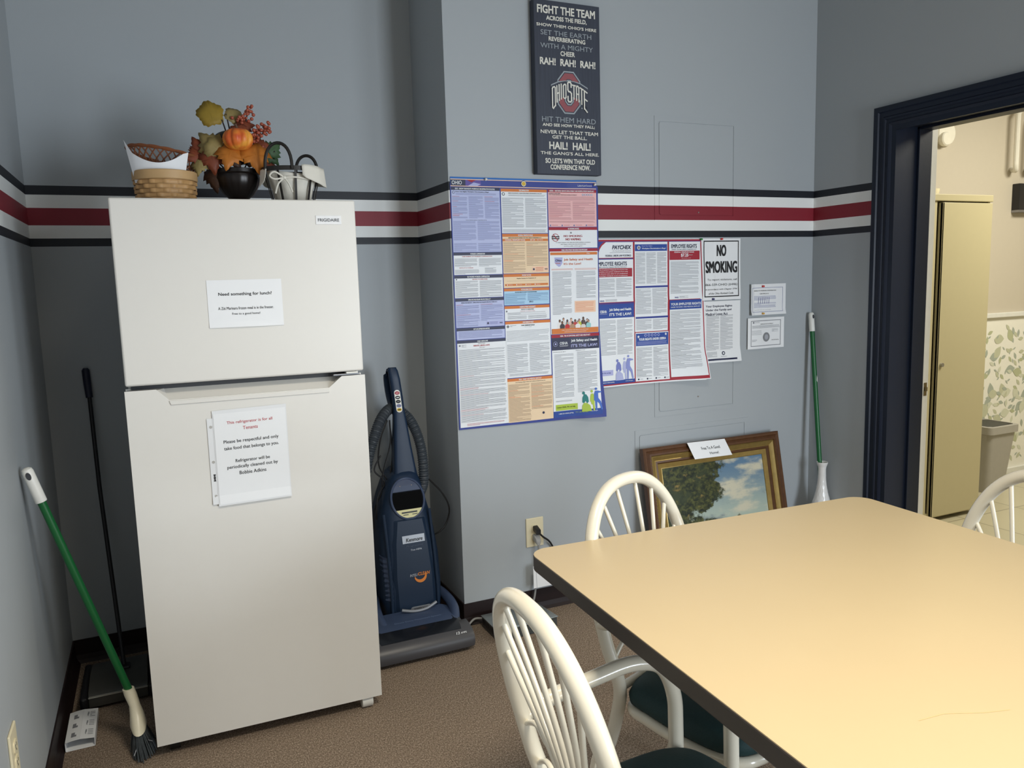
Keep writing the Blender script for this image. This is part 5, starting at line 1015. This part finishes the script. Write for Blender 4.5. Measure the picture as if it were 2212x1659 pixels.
for k in range(260):
    a = RBB.uniform(0, 2 * PI); q1 = RBB.random() ** .5; x0_ = .238 + .019 * q1 * math.cos(a); y0_ = -.758 + .055 * q1 * math.sin(a)
    x1_ = .247 + .034 * q1 * math.cos(a) + RBB.uniform(-.006, .006); y1_ = -.768 + .085 * q1 * math.sin(a) + RBB.uniform(-.006, .006)
    mb.tube([(x0_, y0_, .071), ((x0_ + x1_) / 2 - .001, (y0_ + y1_) / 2, .042), (x1_, y1_, .002 + RBB.uniform(0, .006))], .0016, M_BR, 4)
for P in ([(.236, -.80, .045), (.222, -.845, .030)], [(.262, -.80, .046), (.274, -.82, .050)]): mb.tube(P, .0012, M_LINK, 4)
tag(mb.build('bristles', br, world=True, smooth=0), kind='stuff')
# ------------------------------------------------ carpet sweeper
sw = thing('carpet_sweeper', 'dark floor sweeper with black pole leaning on the back wall', 'sweeper', (.165, -.30, 0))
M_SWG = mat('sweeper_grey_metal', (84, 84, 80), .35, .5); M_SWK = mat('sweeper_black', (18, 18, 22), .45)
def tilt(p): return (p[0], p[1], p[2])
MB().rings([[(x, y, z) for y, z in ((-.435, .012), (-.435, .050), (-.415, .062), (-.30, .074), (-.20, .066), (-.185, .05), (-.185, .012))] for x in (.075, .080, .257, .262)], M_SWG).build('housing', sw, world=True, smooth=30, bevel=.003)
for a_, b_ in ((.050, .0745), (.2625, .286)): MB().box((a_, -.45, .010), (b_, -.17, .058), M_SWK).build('side_bumper', sw, world=True, smooth=0, bevel=.009)
MB().box((.076, -.4385, .047), (.261, -.434, .050), mat('bright_trim', (200, 200, 190), .3, .6)).build('trim', sw, world=True, smooth=0)
MB().box((.165, -.315, .070), (.205, -.275, .082), M_SWK).build('socket', sw, world=True, smooth=0, bevel=.004)
for xx in (.085, .25):
    for yy in (-.40, -.22): MB().tube([(xx - .006, yy, .018), (xx + .006, yy, .018)], .018, M_SWK, 16).build('wheel', sw, world=True)
MB().tube([(.185, -.29, .078), (.150, -.10, .70), (.141, -.025, 1.04)], .0075, M_SWK, 12).build('pole', sw, world=True)
MB().tube([(.141, -.028, 1.03), (.138, -.018, 1.08), (.136, -.014, 1.132), (.136, -.014, 1.140)], [.012, .0135, .0135, .008], mat('navy_grip', (22, 26, 48), .5), 14).build('grip', sw, world=True)
# ------------------------------------------------ folded carton on the floor
ct = thing('glue_trap', 'white folded card with printed pictures on the floor beside the left baseboard', 'trap', (.065, -.57, 0))
s = Sheet(lambda u, v, l: (.024 + .083 * u, -.672 + .195 * v, .030 + l + .004 * math.sin(PI * u) - .002 * (u > .5)), step=.25)
s.rect(0, 1, 1, 0, M_WHITEP, 0)
for k in range(3):
    v0 = .10 + .30 * k
    s.rect(.18, v0 + .16, .30, v0 + .02, M_GREYINK, 1); s.rect(.30, v0 + .08, .36, v0 + .02, M_GREYINK, 1); s.text('TRAP', .58, v0 + .20, .70, v0 + .04, M_GREYINK, 1, .04); s.para(.74, v0 + .20, .92, v0 + .02, M_GREYINK, pitch=.05, h=.018, layer=1)
s.rect(.497, 1, .503, 0, M_LINK, 1); s.build('top_panel', ct)
mb = MB(); mb.box((.024, -.672, .001), (.107, -.477, .0025), M_WHITEP); mb.box((.1055, -.672, .001), (.107, -.477, .028), M_WHITEP); mb.box((.024, -.672, .001), (.0255, -.477, .028), M_WHITEP)
mb.build('tray', ct, world=True, smooth=0)

# ================================================================== GALVANISED TRAP, CORDS, OUTLETS
gt = thing('metal_box_trap', 'low galvanized metal box on the carpet by the wall behind the chair', 'trap', (1.64, -.53, 0))
M_GALV = mat('galvanized_steel', (150, 156, 156), .32, .75, var=.25, vscale=30)
G = [(1.520, -.455), (1.775, -.452), (1.790, -.606), (1.520, -.622)]
MB().prism([G[0], G[3], G[2], G[1]], .002, .046, 'z', mat('galvanized_dark', (84, 88, 88), .45, .6)).build('box', gt, world=True, smooth=0)
MB().prism([(1.516, -.451), (1.516, -.626), (1.794, -.610), (1.779, -.448)], .046, .050, 'z', M_GALV).build('lid', gt, world=True, smooth=0, bevel=.001)
mb = MB()
for k in range(9): mb.box((1.5185, -.60 + k * .016, .015), (1.5200, -.592 + k * .016, .036), M_BLACK)
mb.build('vent_slots', gt, world=True, smooth=0)
MB().tube([(1.6, -.6185, .052), (1.66, -.615, .055), (1.72, -.612, .052)], .002, M_GALV, 6).build('lid_rim', gt, world=True)
def outlet(name, label, M, extra):
    t = thing(name, label, 'outlet', M @ Vector((0, 0, 0))); Mi = lambda mb: mb.xform(M)
    Mi(MB().box((-.041, -.006, 0), (.041, 0, .127), M_IVPL)).build('plate', t, world=True, smooth=0, bevel=.0025)
    for zc in (.044, .083):
        p = Mi(MB().prism([(a, b + zc) for a, b in rrect(-.0165, -.0145, .0165, .0145, .008, 4)], -.009, -.005, 'y', M_IVPL)).build('receptacle', t, world=True, smooth=30)
        Mi(MB().box((-.0085, -.0095, zc - .002), (-.0065, -.0088, zc + .007), M_BLACK).box((.0065, -.0095, zc - .002), (.0085, -.0088, zc + .006), M_BLACK).box((-.002, -.0095, zc - .010), (.002, -.0088, zc - .006), M_BLACK)).build('slots', p, world=True, smooth=0)
    return t
outlet('wall_outlet', 'ivory outlet plate with two cords plugged in near the table corner', Matrix.Translation((1.797, YP, .2835)), True)
outlet('wall_outlet', 'ivory outlet plate at the bottom of the left wall', Matrix.Translation((0, -1.300, .296)) @ Matrix.Rotation(PI / 2, 4, 'Z'), False)
M_GC = mat('grey_cord', (150, 150, 148), .5)
t = thing('power_cord', 'black power cord plugged into the upper socket and running right', 'cord', (1.80, YP - .02, .36))
MB().rings([[(1.797 + a, YP - .011 - d, .3665 - .35 * d + b) for a, b in rrect(-.011, -.011, .011, .011, .003, 3)] for d in (0, .016, .03)], M_BLACK).build('plug', t, world=True, smooth=30)
MB().tube(spline([(1.800, YP - .038, .352), (1.822, YP - .036, .330), (1.858, YP - .02, .30), (1.885, YP - .012, .255), (1.93, YP - .010, .15), (2.02, YP - .02, .030), (2.2, YP - .03, .008)], 8), .0042, M_CORD, 8).build('cable', t, world=True)
t = thing('power_cord', 'grey power cord hanging from the lower socket to the floor', 'cord', (1.80, YP - .02, .30))
MB().rings([[(1.797 + a * k, YP - .0105 - d, .3275 - e + b * k) for a, b in rrect(-.014, -.014, .014, .014, .005, 3)] for d, k, e in ((0, 1, 0), (.016, 1, .003), (.026, .8, .012), (.030, .5, .022))], M_GC).build('plug', t, world=True, smooth=30)
MB().tube(spline([(1.797, YP - .036, .305), (1.799, YP - .034, .27), (1.793, YP - .028, .20), (1.783, YP - .03, .12), (1.772, YP - .03, .06), (1.745, YP - .035, .008), (1.66, YP - .045, .006), (1.57, YP - .035, .012), (1.50, YP - .03, .030), (1.452, YP - .04, .008), (1.43, YP + .02, .006), (1.42, YP + .10, .006)], 10), .0045, M_GC, 8).build('cable', t, world=True)
mb = MB(); mb.add([(1.762, -.452, .2160), (1.772, -.452, .2150), (1.990, -.452, .2150), (1.990, -.452, .118), (1.762, -.452, .118)], [(0, 1, 2, 3, 4)], M_WHITEP); mb.add([(1.774, -.4525, .2150), (1.7755, -.4525, .2150), (1.7785, -.4525, .118), (1.777, -.4525, .118)], [(0, 1, 2, 3)], M_LINK)
o = mb.build('paper_tag', smooth=0, loc=(1.86, -.452, .17)); o.modifiers.new('t', 'SOLIDIFY').thickness = .0008; tag(o, 'white paper sheet on the grey cord below the outlet', 'paper')

# ================================================================== PAINTING
pg = thing('framed_painting', 'gilt and brown framed landscape painting leaning against the wall', 'painting', (2.72, -.55, 0))
PWD, PHT = .782, .665; tl = math.atan2(.13, .645)
PM = Matrix.Translation((2.316, YP - .020 - .14, .002)) @ Matrix.Rotation(-tl, 4, 'X')     # x right, z up, -y front
def profm(name, prof, m, mat_):
    mb = MB(); R = []
    for k in range(4):
        ring = []
        for o_, h in prof:
            x_ = o_ if k in (0, 3) else PWD - o_; z_ = o_ if k in (0, 1) else PHT - o_
            ring.append(tuple(PM @ Vector((x_, -h, z_))))
        R.append(ring)
    mb.rings(R, mat_, closed=True, cap=False); return mb.build(name, m, world=True, smooth=30)
M_FR1 = mat('walnut_frame', (88, 58, 36), .35, var=.3, vscale=18, stretch=(3, 3, 3)); M_FR2 = mat('antique_gold', (158, 134, 78), .32, .55, var=.25, vscale=40); M_FR3 = mat('umber_frame', (88, 58, 34), .4, var=.3, vscale=30)
profm('outer_moulding', [(0, 0), (0, .026), (.006, .031), (.014, .030), (.018, .026), (.028, .034), (.036, .034), (.038, .028), (.038, 0)], pg, M_FR1)
profm('gilt_cove', [(.038, .004), (.038, .027), (.044, .031), (.052, .026), (.060, .020), (.064, .022), (.064, .004)], pg, M_FR2)
profm('inner_moulding', [(.064, .004), (.064, .020), (.072, .022), (.078, .014), (.078, .004)], pg, M_FR3)
profm('liner', [(.078, .004), (.078, .0135), (.098, .008), (.101, .009), (.101, .004)], pg, M_FR2)
mb = MB()
for k in range(40): mb.ball(tuple(PM @ Vector((.0335, -.0345, .05 + .0145 * k))), .0024, M_FR2, 6, 4)
mb.build('beading', pg, world=True)
def paint_mat():
    m = bpy.data.materials.new('oil_landscape'); m.use_nodes = True; nt = m.node_tree; N = nt.nodes; L = nt.links; b = N['Principled BSDF']; b.inputs['Roughness'].default_value = .35
    uv = N.new('ShaderNodeUVMap'); uv.uv_map = 'canvas'; s = N.new('ShaderNodeSeparateXYZ'); L.new(uv.outputs[0], s.inputs[0]); U, V = s.outputs[0], s.outputs[1]
    def noise(scale, det=5, rough=.6, st=(1, 1, 1), off=(0, 0, 0)):
        mp = N.new('ShaderNodeMapping'); mp.inputs['Scale'].default_value = st; mp.inputs['Location'].default_value = off; L.new(uv.outputs[0], mp.inputs[0])
        n = N.new('ShaderNodeTexNoise'); n.inputs['Scale'].default_value = scale; n.inputs['Detail'].default_value = det; n.inputs['Roughness'].default_value = rough; L.new(mp.outputs[0], n.inputs['Vector']); return n.outputs['Fac']
    def mth(op, a, b_=None, c=None):
        n = N.new('ShaderNodeMath'); n.operation = op
        for i, x in enumerate((a, b_, c)):
            if x is None: continue
            if isinstance(x, (int, float)): n.inputs[i].default_value = x
            else: L.new(x, n.inputs[i])
        return n.outputs[0]
    def step(x, a, b_):
        n = N.new('ShaderNodeMapRange'); n.interpolation_type = 'SMOOTHSTEP'; L.new(x, n.inputs[0]); n.inputs[1].default_value = a; n.inputs[2].default_value = b_; return n.outputs[0]
    def mixc(f, a, b_):
        n = N.new('ShaderNodeMix'); n.data_type = 'RGBA'; L.new(f, n.inputs[0])
        for k, x in ((6, a), (7, b_)):
            if isinstance(x, tuple): n.inputs[k].default_value = (*lin(x), 1)
            else: L.new(x, n.inputs[k])
        return n.outputs[2]
    sky = mixc(step(V, .35, 1.0), (170, 184, 170), (92, 124, 152))
    cl_ = noise(3.1, 6, .55, (1.0, 1.9, 1), (.4, .1, 0)); sky = mixc(step(cl_, .46, .64), sky, (202, 198, 176)); sky = mixc(step(noise(2.6, 5, .6, (1, 1.6, 1), (3.1, 2.2, 0)), .56, .72), sky, (96, 108, 122))
    n1 = noise(7, 8, .72); n2 = noise(22, 4, .7)
    # tree crowns: radial blobs plus ragged edges
    def blob(cx_, cy_, rx, ry):
        dx = mth('DIVIDE', mth('SUBTRACT', U, cx_), rx); dy = mth('DIVIDE', mth('SUBTRACT', V, cy_), ry)
        return mth('SQRT', mth('ADD', mth('MULTIPLY', dx, dx), mth('MULTIPLY', dy, dy)))
    d = blob(.16, .95, .40, .30)
    for bb in ((.30, .70, .27, .17), (.05, .70, .25, .40), (.10, .30, .30, .22), (.42, .30, .16, .14), (.25, .12, .40, .20), (.69, .30, .07, .13), (.03, .50, .12, .5)): d = mth('MINIMUM', d, blob(*bb))
    d = mth('ADD', d, mth('MULTIPLY', mth('SUBTRACT', n1, .5), 1.3)); mask = mth('SUBTRACT', 1, step(d, .92, 1.04))
    tree = mixc(step(n2, .40, .66), (30, 40, 30), (84, 88, 48)); tree = mixc(step(noise(5, 3, .5, (1, 1, 1), (5, 5, 0)), .52, .7), tree, (56, 66, 46)); tree = mixc(step(noise(11, 3, .5, (1, 1, 1), (9, 2, 0)), .60, .72), tree, (136, 118, 66))
    col = mixc(mask, sky, tree); ground = mixc(n1, (70, 64, 36), (110, 100, 60)); col = mixc(mth('SUBTRACT', 1, step(V, .10, .16)), col, ground)
    L.new(col, b.inputs['Base Color']); bp = N.new('ShaderNodeBump'); bp.inputs['Strength'].default_value = .15; L.new(noise(90), bp.inputs['Height']); L.new(bp.outputs[0], b.inputs['Normal']); return m
a0_, z0_ = .099, .099
V4 = [PM @ Vector(p) for p in ((a0_, -.006, z0_), (PWD - a0_, -.006, z0_), (PWD - a0_, -.006, PHT - z0_), (a0_, -.006, PHT - z0_))]
mb = MB(); mb.add([tuple(v) for v in V4], [(0, 1, 2, 3)], paint_mat()); cv = mb.build('canvas', pg, world=True, smooth=0)
ul = cv.data.uv_layers.new(name='canvas')
for i, uvc in enumerate(((0, 0), (1, 0), (1, 1), (0, 1))): ul.data[i].uv = uvc
mb = MB(); V8 = [PM @ Vector(p) for p in ((.01, -.001, .01), (PWD - .01, -.001, .01), (PWD - .01, -.001, PHT - .01), (.01, -.001, PHT - .01))]
mb.add([tuple(v) for v in V8], [(3, 2, 1, 0)], M_FR3); mb.build('backing', pg, world=True, smooth=0)
# card over the frame top
CM = Matrix.Translation((2.545, YP - .072, .664)) @ Matrix.Rotation(math.radians(1.0), 4, 'Y') @ Matrix.Rotation(math.radians(-18), 4, 'X')
s = Sheet(lambda u, v, l: tuple(CM @ Vector((u + (-v) * .35 , -l, v))), step=.05)
s.rect(0, 0, .214, -.078, M_WHITEP, 0); s.text('Free To A Good', .062, -.026, .166, -.040, M_INK, 1, .01); s.text('Home!', .096, -.052, .146, -.064, M_INK, 1, .01)
s.mb.add([tuple(CM @ Vector(p)) for p in ((0, 0, 0), (.214, 0, 0), (.214, .055, -.010), (0, .055, -.010))], [(0, 1, 2, 3)], M_WHITEP)
tag(s.build('paper_card', loc=(2.65, YP - .06, .66)), 'white card reading Free To A Good Home on the painting frame', 'card')

# ================================================================== RIGHT CORNER: vase with green stick
VX, VY = 3.293, -.545
M_MILK = mat('milk_glass', (232, 232, 230), .22, coat=.4)
def hob(r, z, a): return r * (1 + .030 * (math.sin(12 * a + (z // .018) * PI / 1) * math.sin(z * 2 * PI / .018)) * (1 if .03 < z < .46 else 0))
mb = MB(); prof = [(.045, 0), (.052, .01)] + [(.036 + .026 * math.exp(-((z - .20) / .10) ** 2) - .018 * sm((z - .24) / .2) + .0, z) for z in [.02 + k * .006 for k in range(76)]] + [(.022, .480), (.026, .492), (.0265, .498), (.0225, .497), (.018, .46), (.018, .3)]
mb.lathe(prof, (VX + .006, VY, 0), M_MILK, 48, fn=hob)
tag(mb.build('bud_vase', loc=(VX + .006, VY, 0)), 'tall white hobnail vase on the floor in the right corner', 'vase')
st = thing('duster_stick', 'green stick with white grip standing in the hobnail vase', 'stick', (VX, VY, .30))
S0 = Vector((3.330, YP - .022, 1.222)); S1 = Vector((3.297, VY, .34))
MB().tube([lp(S0, S1, .10), S1], .0112, M_GREEN, 16).build('handle', st, world=True)
broom_grip(st, S0, lp(S0, S1, .105), .0135, M_WPL)
c_ = lp(S0, S1, .37); mb = MB(); mb.add([(c_.x - .001, c_.y - .0125, c_.z + .022), (c_.x + .004, c_.y - .0122, c_.z + .010), (c_.x + .006, c_.y - .0118, c_.z - .014), (c_.x, c_.y - .0125, c_.z - .006)], [(0, 1, 2, 3)], M_WPL); mb.build('paint_chip', st, world=True, smooth=0)
